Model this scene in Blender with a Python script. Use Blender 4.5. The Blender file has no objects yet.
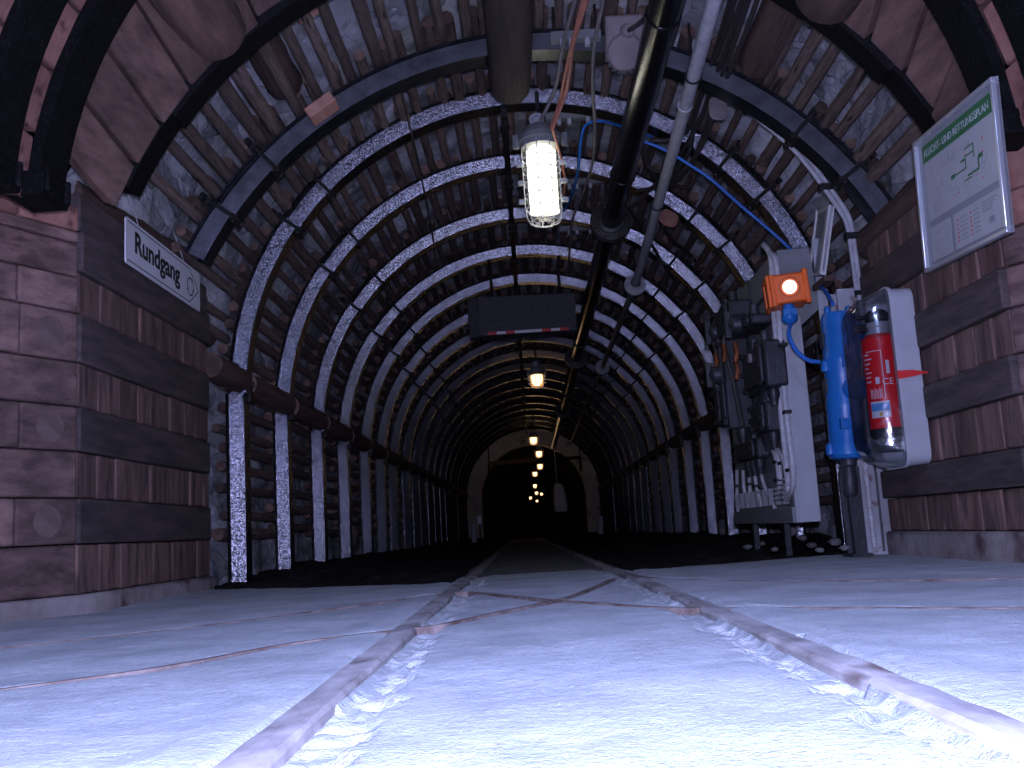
import bpy, math, random
import numpy as np
from mathutils import Vector, Matrix
random.seed(7)
S = bpy.context.scene
COL = S.collection
# ------------------------------------------------------------------ camera
F, H, ROLL, VPX, VPY = 995.0, 0.18, 0.06, 533.0, 530.0
vz = Vector(((VPX-512)/F, (384-VPY)/F, 1.0)).normalized()      # tunnel axis seen by the camera (right, up, forward)
uz = Vector((-math.sin(ROLL), math.cos(ROLL), 0.0)); uz = (uz - vz*uz.dot(vz)).normalized()
ux = vz.cross(uz)
if ux.x < 0: ux = -ux
# rows of camera axes in world space
def wv(c): return Vector((ux.dot(c), vz.dot(c), uz.dot(c)))
RIGHT, UP, FWD = wv(Vector((1,0,0))), wv(Vector((0,1,0))), wv(Vector((0,0,1)))
cam = bpy.data.cameras.new('camera'); cam_o = bpy.data.objects.new('camera', cam); COL.objects.link(cam_o)
cam.sensor_width = 36.0; cam.lens = F/1024*36.0; cam.clip_start = 0.02; cam.clip_end = 300
M = Matrix((RIGHT, UP, -FWD)).transposed().to_4x4(); M.translation = (0,0,H)
cam_o.matrix_world = M
S.camera = cam_o
# ------------------------------------------------------------------ world, flash, exposure
S.view_settings.view_transform = 'Standard'; S.view_settings.look = 'None'
S.view_settings.gamma = 1.0; S.view_settings.use_curve_mapping = False
S.view_settings.exposure = 0.25
W = bpy.data.worlds.new('world'); S.world = W; W.use_nodes = True
W.node_tree.nodes['Background'].inputs[0].default_value = (0.3,0.4,1,1)
W.node_tree.nodes['Background'].inputs[1].default_value = 0.0006
FLASH_COL = (0.53, 0.54, 1.0)
fl = bpy.data.lights.new('camera_flash', 'POINT'); fl.energy = 250; fl.color = FLASH_COL; fl.shadow_soft_size = 0.02
fo = bpy.data.objects.new('camera_flash', fl); fo.location = (0.03, -0.02, H+0.09); COL.objects.link(fo)
gl = bpy.data.lights.new('gallery_lamp', 'AREA'); gl.shape = 'RECTANGLE'; gl.size = 0.14; gl.size_y = 0.5; gl.energy = 48; gl.color = (0.37, 0.47, 1.0)
go = bpy.data.objects.new('gallery_lamp', gl); go.location = (0.12, 0.45, 2.12); COL.objects.link(go)   # added out of view above the camera to brighten the floor
# ------------------------------------------------------------------ pixel -> point on a plane of the place
def _ray(px, py):
    c = Vector(((px-512)/F, (384-py)/F, 1.0))
    return RIGHT*c.x + UP*c.y + FWD*c.z
def atY(px, py, Y):
    d = _ray(px,py); return Vector((0,0,H)) + d*(Y/d.y)
def atX(px, py, X):
    d = _ray(px,py); return Vector((0,0,H)) + d*(X/d.x)
def atZ(px, py, Z):
    d = _ray(px,py); return Vector((0,0,H)) + d*((Z-H)/d.z)
# ------------------------------------------------------------------ materials
def N(nt, t, **k):
    n = nt.nodes.new(t)
    for a, b in k.items(): setattr(n, a, b)
    return n
def mat(name, c1, c2=None, scale=8.0, stretch=(1,1,1), rough=0.8, metal=0.0, bump=0.0, bscale=40.0, rand=0.0, spec=0.5,
        thr=(0.35,0.65), detail=6, vor=0.0, c3=None, s3=30.0, emit=None, coord='Object', bdist=0.01, rrange=0.0, fine=0.0):
    m = bpy.data.materials.new(name); m.use_nodes = True; nt = m.node_tree; L = nt.links.new
    b = nt.nodes['Principled BSDF']
    b.inputs['Roughness'].default_value = rough; b.inputs['Metallic'].default_value = metal
    b.inputs['Specular IOR Level'].default_value = spec
    tc = N(nt,'ShaderNodeTexCoord'); mp = N(nt,'ShaderNodeMapping'); mp.inputs['Scale'].default_value = stretch
    oi = N(nt,'ShaderNodeObjectInfo')
    if rand:
        mu = N(nt,'ShaderNodeMath', operation='MULTIPLY'); L(oi.outputs['Random'], mu.inputs[0]); mu.inputs[1].default_value = 37.0
        L(mu.outputs[0], mp.inputs['Location'])
    L(tc.outputs[coord], mp.inputs['Vector'])
    def ramp(fac, a, bb, lo, hi):
        r = N(nt,'ShaderNodeValToRGB'); r.color_ramp.elements[0].position = lo; r.color_ramp.elements[1].position = hi
        r.color_ramp.elements[0].color = (*a,1); r.color_ramp.elements[1].color = (*bb,1); L(fac, r.inputs[0]); return r.outputs[0]
    out = None
    if c2:
        n = N(nt,'ShaderNodeTexNoise'); n.inputs['Scale'].default_value = scale; n.inputs['Detail'].default_value = detail
        n.inputs['Roughness'].default_value = 0.65
        L(mp.outputs[0], n.inputs['Vector']); out = ramp(n.outputs['Fac'], c1, c2, *thr)
        if rrange:
            mr = N(nt,'ShaderNodeMapRange'); mr.inputs['To Min'].default_value = rough-rrange; mr.inputs['To Max'].default_value = rough+rrange
            L(n.outputs['Fac'], mr.inputs[0]); L(mr.outputs[0], b.inputs['Roughness'])
        if vor:
            nd = N(nt,'ShaderNodeTexNoise'); nd.inputs['Scale'].default_value = 3.0; nd.inputs['Detail'].default_value = 4; L(mp.outputs[0], nd.inputs['Vector'])
            dm = N(nt,'ShaderNodeVectorMath', operation='MULTIPLY_ADD'); L(nd.outputs['Color'], dm.inputs[0]); dm.inputs[1].default_value = (0.35,0.35,0.35); L(mp.outputs[0], dm.inputs[2])
            v = N(nt,'ShaderNodeTexVoronoi', feature='F1'); v.inputs['Scale'].default_value = vor; L(dm.outputs[0], v.inputs['Vector'])
            hs = N(nt,'ShaderNodeMix', data_type='RGBA', blend_type='MULTIPLY'); hs.inputs[0].default_value = 0.55
            bw = N(nt,'ShaderNodeRGBToBW'); L(v.outputs['Color'], bw.inputs[0])
            mrr = N(nt,'ShaderNodeMapRange'); mrr.inputs['From Min'].default_value=0.2; mrr.inputs['From Max'].default_value=0.8
            mrr.inputs['To Min'].default_value=0.3; mrr.inputs['To Max'].default_value=1.3; L(bw.outputs[0], mrr.inputs[0])
            L(out, hs.inputs[6]); L(mrr.outputs[0], hs.inputs[7]); out = hs.outputs[2]
        if c3:
            n3 = N(nt,'ShaderNodeTexNoise'); n3.inputs['Scale'].default_value = s3; n3.inputs['Detail'].default_value = 3
            L(mp.outputs[0], n3.inputs['Vector'])
            f3 = ramp(n3.outputs['Fac'], (0,0,0), (1,1,1), 0.58, 0.70)
            mx = N(nt,'ShaderNodeMix', data_type='RGBA'); L(f3, mx.inputs[0]); L(out, mx.inputs[6]); mx.inputs[7].default_value = (*c3,1); out = mx.outputs[2]
    if out is None:
        rgb = N(nt,'ShaderNodeRGB'); rgb.outputs[0].default_value = (*c1,1); out = rgb.outputs[0]
    if rand:
        mr = N(nt,'ShaderNodeMapRange'); mr.inputs['To Min'].default_value = 1-rand; mr.inputs['To Max'].default_value = 1+rand
        L(oi.outputs['Random'], mr.inputs[0])
        mx = N(nt,'ShaderNodeVectorMath', operation='SCALE'); L(out, mx.inputs[0]); L(mr.outputs[0], mx.inputs['Scale']); out = mx.outputs[0]
    L(out, b.inputs['Base Color'])
    if bump:
        nb = N(nt,'ShaderNodeTexNoise'); nb.inputs['Scale'].default_value = bscale; nb.inputs['Detail'].default_value = 5
        L(mp.outputs[0], nb.inputs['Vector'])
        h = nb.outputs['Fac']
        if fine:
            nf = N(nt,'ShaderNodeTexNoise'); nf.inputs['Scale'].default_value = fine; nf.inputs['Detail'].default_value = 2
            L(mp.outputs[0], nf.inputs['Vector']); ad = N(nt,'ShaderNodeMath', operation='ADD'); L(h, ad.inputs[0]); L(nf.outputs['Fac'], ad.inputs[1]); h = ad.outputs[0]
        if vor:
            v2 = N(nt,'ShaderNodeTexVoronoi', feature='DISTANCE_TO_EDGE'); v2.inputs['Scale'].default_value = vor; L(dm.outputs[0], v2.inputs['Vector'])
            mn = N(nt,'ShaderNodeMath', operation='MINIMUM'); L(v2.outputs['Distance'], mn.inputs[0]); mn.inputs[1].default_value = 0.05
            ml = N(nt,'ShaderNodeMath', operation='MULTIPLY_ADD'); L(mn.outputs[0], ml.inputs[0]); ml.inputs[1].default_value = 2.5; L(h, ml.inputs[2]); h = ml.outputs[0]
        bp = N(nt,'ShaderNodeBump'); bp.inputs['Strength'].default_value = bump; bp.inputs['Distance'].default_value = bdist
        L(h, bp.inputs['Height']); L(bp.outputs[0], b.inputs['Normal'])
    if emit:
        b.inputs['Emission Color'].default_value = (*emit[0],1); b.inputs['Emission Strength'].default_value = emit[1]
    return m
def clear_mat(name, tint, gloss=0.12, rough=0.08):
    m = bpy.data.materials.new(name); m.use_nodes = True; nt = m.node_tree; L = nt.links.new
    nt.nodes.remove(nt.nodes['Principled BSDF'])
    t = N(nt,'ShaderNodeBsdfTransparent'); t.inputs[0].default_value = (*tint,1)
    g = N(nt,'ShaderNodeBsdfGlossy'); g.inputs['Roughness'].default_value = rough; g.inputs[0].default_value = (1,1,1,1)
    fr = N(nt,'ShaderNodeLayerWeight'); fr.inputs[0].default_value = 0.35
    mr = N(nt,'ShaderNodeMapRange'); mr.inputs['To Min'].default_value = gloss*0.4; mr.inputs['To Max'].default_value = gloss*3
    L(fr.outputs['Facing'], mr.inputs[0])
    tc = N(nt,'ShaderNodeTexCoord'); no = N(nt,'ShaderNodeTexNoise'); no.inputs['Scale'].default_value = 14; L(tc.outputs['Object'], no.inputs['Vector'])
    bp = N(nt,'ShaderNodeBump'); bp.inputs['Strength'].default_value = 0.25; bp.inputs['Distance'].default_value = 0.01
    L(no.outputs['Fac'], bp.inputs['Height']); L(bp.outputs[0], g.inputs['Normal'])
    mx = N(nt,'ShaderNodeMixShader'); L(mr.outputs[0], mx.inputs[0]); L(t.outputs[0], mx.inputs[1]); L(g.outputs[0], mx.inputs[2])
    L(mx.outputs[0], nt.nodes['Material Output'].inputs[0]); return m

m_rock   = mat('slate_rock', (0.32,0.325,0.33), (0.66,0.67,0.68), scale=5, vor=7.0, rough=0.75, bump=0.9, bscale=14, bdist=0.03, stretch=(1,0.7,1.5))
m_rib    = mat('bitumen_steel', (0.012,0.0125,0.014), (0.30,0.31,0.34), scale=120, thr=(0.44,0.70), detail=3, rough=0.15, metal=0.9, bump=0.20, bscale=230, bdist=0.003, spec=0.5, rrange=0.04, fine=480)
m_ribd   = mat('plain_dark_steel', (0.016,0.017,0.02), (0.05,0.052,0.06), scale=14, rough=0.38, metal=0.6, bump=0.2, bscale=120, bdist=0.003, spec=0.5)
m_black  = mat('black_beam_paint', (0.002,0.002,0.0022), (0.006,0.006,0.0065), scale=25, rough=0.7, bump=0.3, bscale=90, bdist=0.004, spec=0.12, c3=(0.018,0.018,0.02), s3=90)
m_clamp  = mat('black_clamp_steel', (0.008,0.008,0.009), (0.03,0.027,0.025), scale=40, rough=0.5, spec=0.4)
m_pole   = mat('bark_wood', (0.085,0.058,0.046), (0.23,0.165,0.13), scale=9, stretch=(4,0.5,4), rough=0.85, bump=0.6, bscale=22, rand=0.35, c3=(0.03,0.02,0.016), s3=9)
m_end    = mat('sawn_pole_end', (0.07,0.04,0.03), (0.18,0.11,0.075), scale=14, rough=0.85, rand=0.6, bump=0.3)
m_log    = mat('dark_round_log', (0.055,0.03,0.024), (0.14,0.08,0.058), scale=5, stretch=(5,0.5,5), rough=0.85, bump=0.6, bscale=14, rand=0.25)
m_dlog   = mat('sooty_round_log', (0.028,0.02,0.018), (0.07,0.048,0.04), scale=5, stretch=(5,0.5,5), rough=0.85, bump=0.6, bscale=14)  # log wood darkened in colour to offset the added overhead lamp
m_board  = mat('brown_roof_board', (0.065,0.036,0.028), (0.18,0.105,0.078), scale=4, stretch=(4,0.6,4), rough=0.85, bump=0.35, bscale=18, rand=0.25)
m_oboard = mat('orange_brick_board', (0.22,0.095,0.07), (0.37,0.185,0.14), scale=8, rough=0.85, bump=0.3, bscale=30, rand=0.25, c3=(0.10,0.04,0.03), s3=14)
m_oblock = mat('fresh_softwood', (0.50,0.24,0.16), (0.66,0.36,0.25), scale=6, stretch=(6,1,1), rough=0.8, rand=0.12)
m_crib   = mat('sawn_crib_timber', (0.09,0.055,0.045), (0.24,0.145,0.12), scale=6, stretch=(1.2,1.2,3), rough=0.85, bump=0.45, bscale=28, rand=0.30, c3=(0.085,0.05,0.042), s3=7)
m_cend   = mat('crib_end_grain', (0.085,0.05,0.04), (0.24,0.14,0.11), scale=7, stretch=(3,3,0.5), rough=0.88, bump=0.35, bscale=26, rand=0.22, c3=(0.055,0.038,0.034), s3=8)
m_cdark  = mat('dark_crib_timber', (0.045,0.034,0.032), (0.115,0.085,0.075), scale=6, stretch=(2,0.6,4), rough=0.88, bump=0.45, bscale=30, rand=0.2)
m_heart  = mat('dark_heartwood', (0.085,0.058,0.05), (0.19,0.125,0.105), scale=12, rough=0.9)
m_foot   = mat('dusty_footing', (0.16,0.125,0.11), (0.36,0.32,0.30), scale=4, rough=0.9, bump=0.5, bscale=20, c3=(0.09,0.06,0.05), s3=6)
m_floor  = mat('worn_concrete', (0.42,0.46,0.47), (0.63,0.68,0.69), scale=5.0, rough=0.8, bump=0.5, bscale=90, bdist=0.006, fine=300, spec=0.3, c3=(0.47,0.465,0.46), s3=60)
m_cbox   = mat('speckled_grey_board', (0.05,0.05,0.052), (0.10,0.10,0.104), scale=40, rough=0.8)
m_stone  = mat('grey_stone', (0.07,0.07,0.07), (0.20,0.195,0.19), scale=20, rough=0.85, bump=0.5, bscale=60)
m_gravel = mat('coal_gravel', (0.010,0.0095,0.009), (0.035,0.032,0.03), scale=20, rough=0.9, bump=0.9, bscale=60, bdist=0.02, spec=0.15)
m_rail   = mat('dusty_rail_steel', (0.22,0.195,0.185), (0.58,0.565,0.555), scale=10, stretch=(1,0.4,1), rough=0.75, bump=0.4, bscale=60, bdist=0.004, c3=(0.13,0.085,0.07), s3=12)
m_rust   = mat('rusty_rail', (0.12,0.075,0.06), (0.34,0.28,0.255), scale=12, rough=0.85, bump=0.4, bscale=60)
m_grey   = mat('grey_enamel', (0.19,0.20,0.195), (0.25,0.26,0.255), scale=6, rough=0.5, bump=0.05, rand=0.05)
m_light  = mat('pale_grey_enamel', (0.40,0.42,0.43), (0.48,0.50,0.51), scale=6, rough=0.45)
m_dgrey  = mat('dark_grey_iron', (0.02,0.021,0.023), (0.045,0.046,0.05), scale=14, rough=0.45, bump=0.2, bscale=60, spec=0.5)
m_pipe   = mat('black_pipe_paint', (0.005,0.005,0.006), (0.012,0.012,0.013), scale=12, rough=0.22, spec=0.6, bump=0.08, bscale=80)
m_galv   = mat('dusty_galvanised', (0.46,0.46,0.47), (0.62,0.62,0.63), scale=22, rough=0.6, metal=0.0, bump=0.4, bscale=60)
m_cable  = mat('grey_cable', (0.16,0.145,0.135), (0.24,0.22,0.21), scale=20, rough=0.7)
m_bcable = mat('black_cable', (0.03,0.027,0.026), (0.065,0.055,0.05), scale=20, rough=0.6)
m_rcable = mat('red_cable', (0.40,0.14,0.09), (0.55,0.22,0.15), scale=20, rough=0.6)
m_blue   = mat('blue_paint', (0.012,0.13,0.40), (0.018,0.18,0.52), scale=8, rough=0.35, bump=0.1, bscale=50)
m_bluec  = mat('blue_cable', (0.02,0.16,0.55), rough=0.5)
m_orange = mat('orange_plastic', (0.95,0.16,0.015), rough=0.45)
m_red    = mat('red_enamel', (0.92,0.015,0.02), rough=0.3)
m_white  = mat('white_print', (0.80,0.80,0.80), rough=0.6)
m_cream  = mat('white_frame', (0.66,0.66,0.62), rough=0.5)
m_ink    = mat('black_print', (0.012,0.012,0.013), rough=0.6)
m_sign   = mat('white_sign_sheet', (0.76,0.77,0.78), (0.82,0.82,0.83), scale=3, rough=0.45)
m_green  = mat('green_print', (0.03,0.17,0.06), rough=0.5)
m_paper  = mat('printed_sheet', (0.42,0.44,0.44), (0.48,0.50,0.50), scale=4, rough=0.35)
m_greyp  = mat('grey_printed_field', (0.27,0.28,0.30), rough=0.4)
m_alu    = mat('aluminium_frame', (0.62,0.64,0.65), rough=0.28, metal=0.6)
m_yellow = mat('yellow_print', (0.75,0.5,0.05), rough=0.6)
m_bluep  = mat('blue_print', (0.12,0.35,0.70), rough=0.6)
m_glint = mat('bare_copper', (0.45,0.15,0.05), (0.20,0.07,0.03), scale=20, rough=0.45, metal=0.6)  # lamp reflections on the switchgear put into this colour
m_rpost  = mat('grey_paint_with_rust', (0.36,0.37,0.38), (0.46,0.46,0.47), scale=5, rough=0.6, c3=(0.16,0.06,0.035), s3=16, bump=0.3, bscale=40)
m_tag    = mat('dusty_plate', (0.20,0.165,0.155), (0.28,0.24,0.225), scale=9, rough=0.7)
m_plaster= mat('whitewashed_concrete', (0.40,0.38,0.36), (0.60,0.58,0.55), scale=2.5, rough=0.9, c3=(0.2,0.18,0.16), s3=4)
m_tarp   = mat('pale_cloth', (0.55,0.56,0.58), (0.7,0.7,0.72), scale=4, rough=0.9)
m_glass  = clear_mat('lamp_glass', (0.95,0.96,0.95), 0.10, 0.1)
m_clear  = clear_mat('clear_plastic', (0.74,0.77,0.80), 0.26, 0.10)
m_tube   = mat('lit_tube', (0.9,0.9,0.85), emit=((1.0,0.97,0.80), 3.0))
m_warm   = mat('lit_warm_tube', (0.9,0.8,0.6), emit=((1.0,0.66,0.34), 5.0))
m_globe = bpy.data.materials.new('glowing_globe_glass'); m_globe.use_nodes = True  # orange emission in the globe stands in for bloom around far lamps
_nt = m_globe.node_tree; _nt.nodes.remove(_nt.nodes['Principled BSDF'])
_t = N(_nt,'ShaderNodeBsdfTransparent'); _e = N(_nt,'ShaderNodeEmission'); _e.inputs[0].default_value = (1.0,0.40,0.12,1); _e.inputs[1].default_value = 1.1
_m = N(_nt,'ShaderNodeMixShader'); _m.inputs[0].default_value = 0.45
_nt.links.new(_t.outputs[0], _m.inputs[1]); _nt.links.new(_e.outputs[0], _m.inputs[2]); _nt.links.new(_m.outputs[0], _nt.nodes['Material Output'].inputs[0])
m_lens   = mat('lit_signal_lens', (0.9,0.9,0.9), emit=((1,0.97,0.95), 1.4))
m_reflect= mat('white_reflector', (0.85,0.87,0.9), rough=0.3)
m_oring  = mat('red_plastic', (0.70,0.03,0.03), rough=0.45)
# ------------------------------------------------------------------ mesh builder
class MB:
    def __init__(s): s.v, s.f, s.m, s.cur = [], [], [], 0
    def add(s, vs, fs, mi=None):
        o = len(s.v); s.v += [tuple(p) for p in vs]
        for f in fs: s.f.append(tuple(i+o for i in f)); s.m.append(s.cur if mi is None else mi)
        return s
    def box(s, c, d, R=None):
        c = Vector(c); hx, hy, hz = d[0]/2, d[1]/2, d[2]/2
        vs = [Vector((x,y,z)) for x in (-hx,hx) for y in (-hy,hy) for z in (-hz,hz)]
        if R is not None: vs = [R @ p for p in vs]
        return s.add([p+c for p in vs], [(0,1,3,2),(4,6,7,5),(0,4,5,1),(2,3,7,6),(0,2,6,4),(1,5,7,3)])
    def hexa(s, q, d):                       # quad q extruded by vector d
        q = [Vector(p) for p in q]; d = Vector(d); n = len(q)
        return s.add(q+[p+d for p in q], [tuple(range(n))[::-1], tuple(range(n,2*n))]+[(i,(i+1)%n,n+(i+1)%n,n+i) for i in range(n)])
    def tube(s, pts, r, n=10, cap=True, capm=None):
        pts = [Vector(p) for p in pts]; k = len(pts)
        rs = r if isinstance(r,(list,tuple)) else [r]*k
        t0 = (pts[1]-pts[0]).normalized()
        up = Vector((0,0,1)) if abs(t0.z) < 0.9 else Vector((1,0,0))
        a = t0.cross(up).normalized(); vs = []
        for i in range(k):
            t = (pts[min(i+1,k-1)]-pts[max(i-1,0)]).normalized()
            a = (a - t*a.dot(t)).normalized(); b = t.cross(a)
            for j in range(n):
                g = 2*math.pi*j/n; vs.append(pts[i]+(a*math.cos(g)+b*math.sin(g))*rs[i])
        fs = [(i*n+j, i*n+(j+1)%n, (i+1)*n+(j+1)%n, (i+1)*n+j) for i in range(k-1) for j in range(n)]
        o = len(s.v); s.add(vs, fs)
        if cap:
            s.f.append(tuple(o+j for j in range(n))[::-1]); s.f.append(tuple(o+(k-1)*n+j for j in range(n)))
            s.m += [s.cur if capm is None else capm]*2
        return s
    def cyl(s, a, b, r, n=16, r2=None): return s.tube([a,b], [r, r if r2 is None else r2], n)
    def lathe(s, prof, o, ax, n=24):
        o = Vector(o); ax = Vector(ax).normalized()
        return s.tube([o+ax*h for r,h in prof], [max(r,1e-4) for r,h in prof], n)
    def ring(s, c, ax, R, r, n=24, k=8):
        c = Vector(c); ax = Vector(ax).normalized()
        up = Vector((0,0,1)) if abs(ax.z) < 0.9 else Vector((1,0,0))
        a = ax.cross(up).normalized(); b = ax.cross(a); vs = []
        for i in range(n):
            g = 2*math.pi*i/n; d = a*math.cos(g)+b*math.sin(g)
            for j in range(k):
                h = 2*math.pi*j/k; vs.append(c+d*(R+r*math.cos(h))+ax*(r*math.sin(h)))
        return s.add(vs, [(i*k+j, ((i+1)%n)*k+j, ((i+1)%n)*k+(j+1)%k, i*k+(j+1)%k) for i in range(n) for j in range(k)])
    def build(s, name, m, parent=None, bevel=0.0, smooth=35, loc=None, seg=2):
        me = bpy.data.meshes.new(name); me.from_pydata(s.v, [], s.f)
        ms = m if isinstance(m,(list,tuple)) else [m]
        for q in ms: me.materials.append(q)
        if len(ms) > 1: me.polygons.foreach_set('material_index', s.m)
        me.update()
        import bmesh
        bm = bmesh.new(); bm.from_mesh(me); bmesh.ops.recalc_face_normals(bm, faces=bm.faces); bm.to_mesh(me); bm.free()
        if smooth:
            me.shade_smooth(); me.set_sharp_from_angle(angle=math.radians(smooth))
        o = bpy.data.objects.new(name, me); COL.objects.link(o)
        if parent is not None: o.parent = parent
        if loc is not None: o.location = loc
        if bevel:
            b = o.modifiers.new('bevel','BEVEL'); b.width = bevel; b.segments = seg; b.limit_method = 'ANGLE'
        return o
def tag(o, label, cat, group=None, kind=None):
    if label: o['label'] = label
    if cat: o['category'] = cat
    if group: o['group'] = group
    o['kind'] = kind or 'thing'
    return o
def thing(name, label, cat, loc=(0,0,0), group=None):
    o = bpy.data.objects.new(name, None); COL.objects.link(o); o.location = loc; o.empty_display_size = 0.1
    return tag(o, label, cat, group)
def struct(o): o['kind'] = 'structure'; return o
def local(mb, root):                        # shift world-space vertices into the root's own space
    l = root.location; mb.v = [(a-l.x,b-l.y,c-l.z) for a,b,c in mb.v]; return mb
def kids(o): return [c for c in list(bpy.data.objects) if c.parent == o]
def dup(root, ch_map, loc, label, group=None):
    r = root.copy(); COL.objects.link(r); r.location = loc; r['label'] = label
    if group: r['group'] = group
    for c in ch_map[0]:
        d = c.copy(); COL.objects.link(d); d.parent = r
        for g in ch_map[1].get(c.name, []):
            e = g.copy(); COL.objects.link(e); e.parent = d
    return r
def spline(pts, n=6):
    pts = [Vector(p) for p in pts]; out = []
    P = [pts[0]*2-pts[1]] + pts + [pts[-1]*2-pts[-2]]
    for i in range(1, len(P)-2):
        a,b,c,d = P[i-1],P[i],P[i+1],P[i+2]
        for k in range(n):
            t = k/n; out.append(0.5*((2*b)+(c-a)*t+(2*a-5*b+4*c-d)*t*t+(3*b-a-3*c+d)*t**3))
    out.append(pts[-1]); return out
def vnoise(x, y, seed=0):                    # smooth value noise, arrays
    rs = np.random.RandomState(seed); T = rs.rand(256,256)
    xi = np.floor(x).astype(int); yi = np.floor(y).astype(int); fx = x-xi; fy = y-yi
    fx = fx*fx*(3-2*fx); fy = fy*fy*(3-2*fy)
    g = lambda a,b: T[a%256, b%256]
    return (g(xi,yi)*(1-fx)+g(xi+1,yi)*fx)*(1-fy) + (g(xi,yi+1)*(1-fx)+g(xi+1,yi+1)*fx)*fy - 0.5
def grid_obj(name, X, Y, Z, m):
    ny, nx = X.shape
    me = bpy.data.meshes.new(name)
    idx = np.arange(nx*ny).reshape(ny,nx)
    q = np.stack([idx[:-1,:-1],idx[:-1,1:],idx[1:,1:],idx[1:,:-1]],-1).reshape(-1,4)
    me.vertices.add(nx*ny); me.vertices.foreach_set('co', np.stack([X,Y,Z],-1).astype(np.float32).ravel())
    me.loops.add(q.size); me.loops.foreach_set('vertex_index', q.astype(np.int32).ravel())
    me.polygons.add(len(q)); me.polygons.foreach_set('loop_start', (np.arange(len(q))*4).astype(np.int32))
    me.update(calc_edges=True); me.validate(); me.shade_smooth(); me.materials.append(m)
    o = bpy.data.objects.new(name, me); COL.objects.link(o); return o
# ------------------------------------------------------------------ floor
def rail_x(side, y): return (-0.222-0.0095*y) if side < 0 else (0.355-0.011*y)
CROSS = [  # crossing rails of the side gallery, as traced along the concrete
    [atZ(x,y,0) for x,y in ((-60,654),(0,648),(125,635),(250,620),(435,595),(470,592))],
    [atZ(x,y,0) for x,y in ((-60,699),(0,690),(165,667),(295,643),(425,627),(450,623),(500,612),(549,602),(575,595),(602,584),(612,579))],
    [atZ(x,y,0) for x,y in ((470,592),(510,596),(549,600),(610,604),(675,608),(800,608),(1024,608),(1090,608))],
    [atZ(x,y,0) for x,y in ((632,575),(654,578),(700,580),(844,581),(1024,578),(1090,577))],
]
ys = np.concatenate([np.array([-2.5,-1.0,0.0,0.4]), np.arange(0.5,1.7,0.006), np.arange(1.7,4.8,0.012), np.arange(4.8,23.2,0.06)])
xs = np.concatenate([np.arange(-2.6,-1.7,0.1), np.arange(-1.7,1.75,0.009), np.arange(1.75,2.7,0.1)])
GX, GY = np.meshgrid(xs, ys)
Z = 0.006*vnoise(GX*2.1,GY*2.1,1) + 0.003*vnoise(GX*9,GY*9,2) + 0.0014*vnoise(GX*38,GY*38,3) + 0.0010*vnoise(GX*110,GY*110,4)
for sd in (-1,1):
    rx = rail_x(sd, GY); u = (GX-rx)*(-sd)                       # u > 0 towards the middle of the track
    w = 0.062 + 0.03*vnoise(GY*14, GX*0+sd, 5) + 0.03*vnoise(GY*45, GX*20, 6)
    g = np.clip((u-0.0)/0.008,0,1)*np.clip((w-u)/0.016,0,1)
    Z -= g*(0.012 + 0.014*vnoise(GX*50,GY*50,7))
    Z += 0.004*np.exp(-((u+0.10)/0.04)**2)                       # dust bank outside the rail
    bed = np.clip((u+0.052)/0.004,0,1)*np.clip((0.002-u)/0.004,0,1); Z = np.where(bed>0.5, -0.012, Z)
def seg_dist(GX, GY, pts):
    D = np.full(GX.shape, 9.0)
    for a, b in zip(pts[:-1], pts[1:]):
        ax, ay, bx, by = a.x, a.y, b.x, b.y; L2 = (bx-ax)**2+(by-ay)**2
        t = np.clip(((GX-ax)*(bx-ax)+(GY-ay)*(by-ay))/L2,0,1)
        D = np.minimum(D, np.hypot(GX-ax-t*(bx-ax), GY-ay-t*(by-ay)))
    return D
for c in CROSS:
    d = seg_dist(GX, GY, spline(c,4)); Z -= np.clip((0.016-d)/0.006,0,1)*0.006
# edge of the slab: beyond it the concrete only carries on between the rails
edge = np.where(GX < 0, 3.83+(-0.30-GX)*0.56, 3.92+(GX-0.33)*0.50) + 0.03*vnoise(GX*12,GY*0,8)
mid = (GX > rail_x(-1,GY)-0.07) & (GX < rail_x(1,GY)+0.07)
Z = np.where((GY > edge) & ~mid, -0.12, Z)
Z = np.where(mid & (GY > 3.6), Z-0.012*np.clip(GY-3.6,0,1), Z)
m_dimdust = mat('coal_dusted_concrete', (0.09,0.085,0.08), (0.24,0.23,0.22), scale=7, rough=0.9, bump=0.4, bscale=50)  # dusty bed, its colour darkened as well for the light falling off
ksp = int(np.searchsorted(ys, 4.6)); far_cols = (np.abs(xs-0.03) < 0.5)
floor = struct(grid_obj('floor', GX[:ksp+1], GY[:ksp+1], Z[:ksp+1], m_floor))
struct(grid_obj('floor_track_bed', GX[ksp:][:,far_cols], GY[ksp:][:,far_cols], Z[ksp:][:,far_cols], m_dimdust))
for sd in (-1,1):
    q = []
    yy = [0.3+0.06*i for i in range(70)] + [4.5+0.3*i for i in range(62)]
    mb = MB(); vs, fs = [], []
    for y in yy:
        x = rail_x(sd,y)+sd*0.025; zz = 0.001 - 0.012*min(max(y-3.6,0),1)
        for dx, dz in ((-0.024,-0.03),(-0.024,-0.003),(-0.018,0.002),(0.018,0.002),(0.024,-0.003),(0.024,-0.03)):
            vs.append((x+dx+random.uniform(-.0012,.0012), y, zz+dz+random.uniform(-.0012,.0012)))
    n = len(yy)
    fs = [(i*6+j, i*6+(j+1)%6, (i+1)*6+(j+1)%6, (i+1)*6+j) for i in range(n-1) for j in range(6)] + [tuple(range(6)), tuple((n-1)*6+j for j in range(6))]
    mb.add(vs, fs)
    tag(mb.build('rail', m_rail), ('left' if sd<0 else 'right')+' rail of the straight track running down the tunnel, sunk in the concrete', 'rail', 'rails of the straight track')
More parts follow.
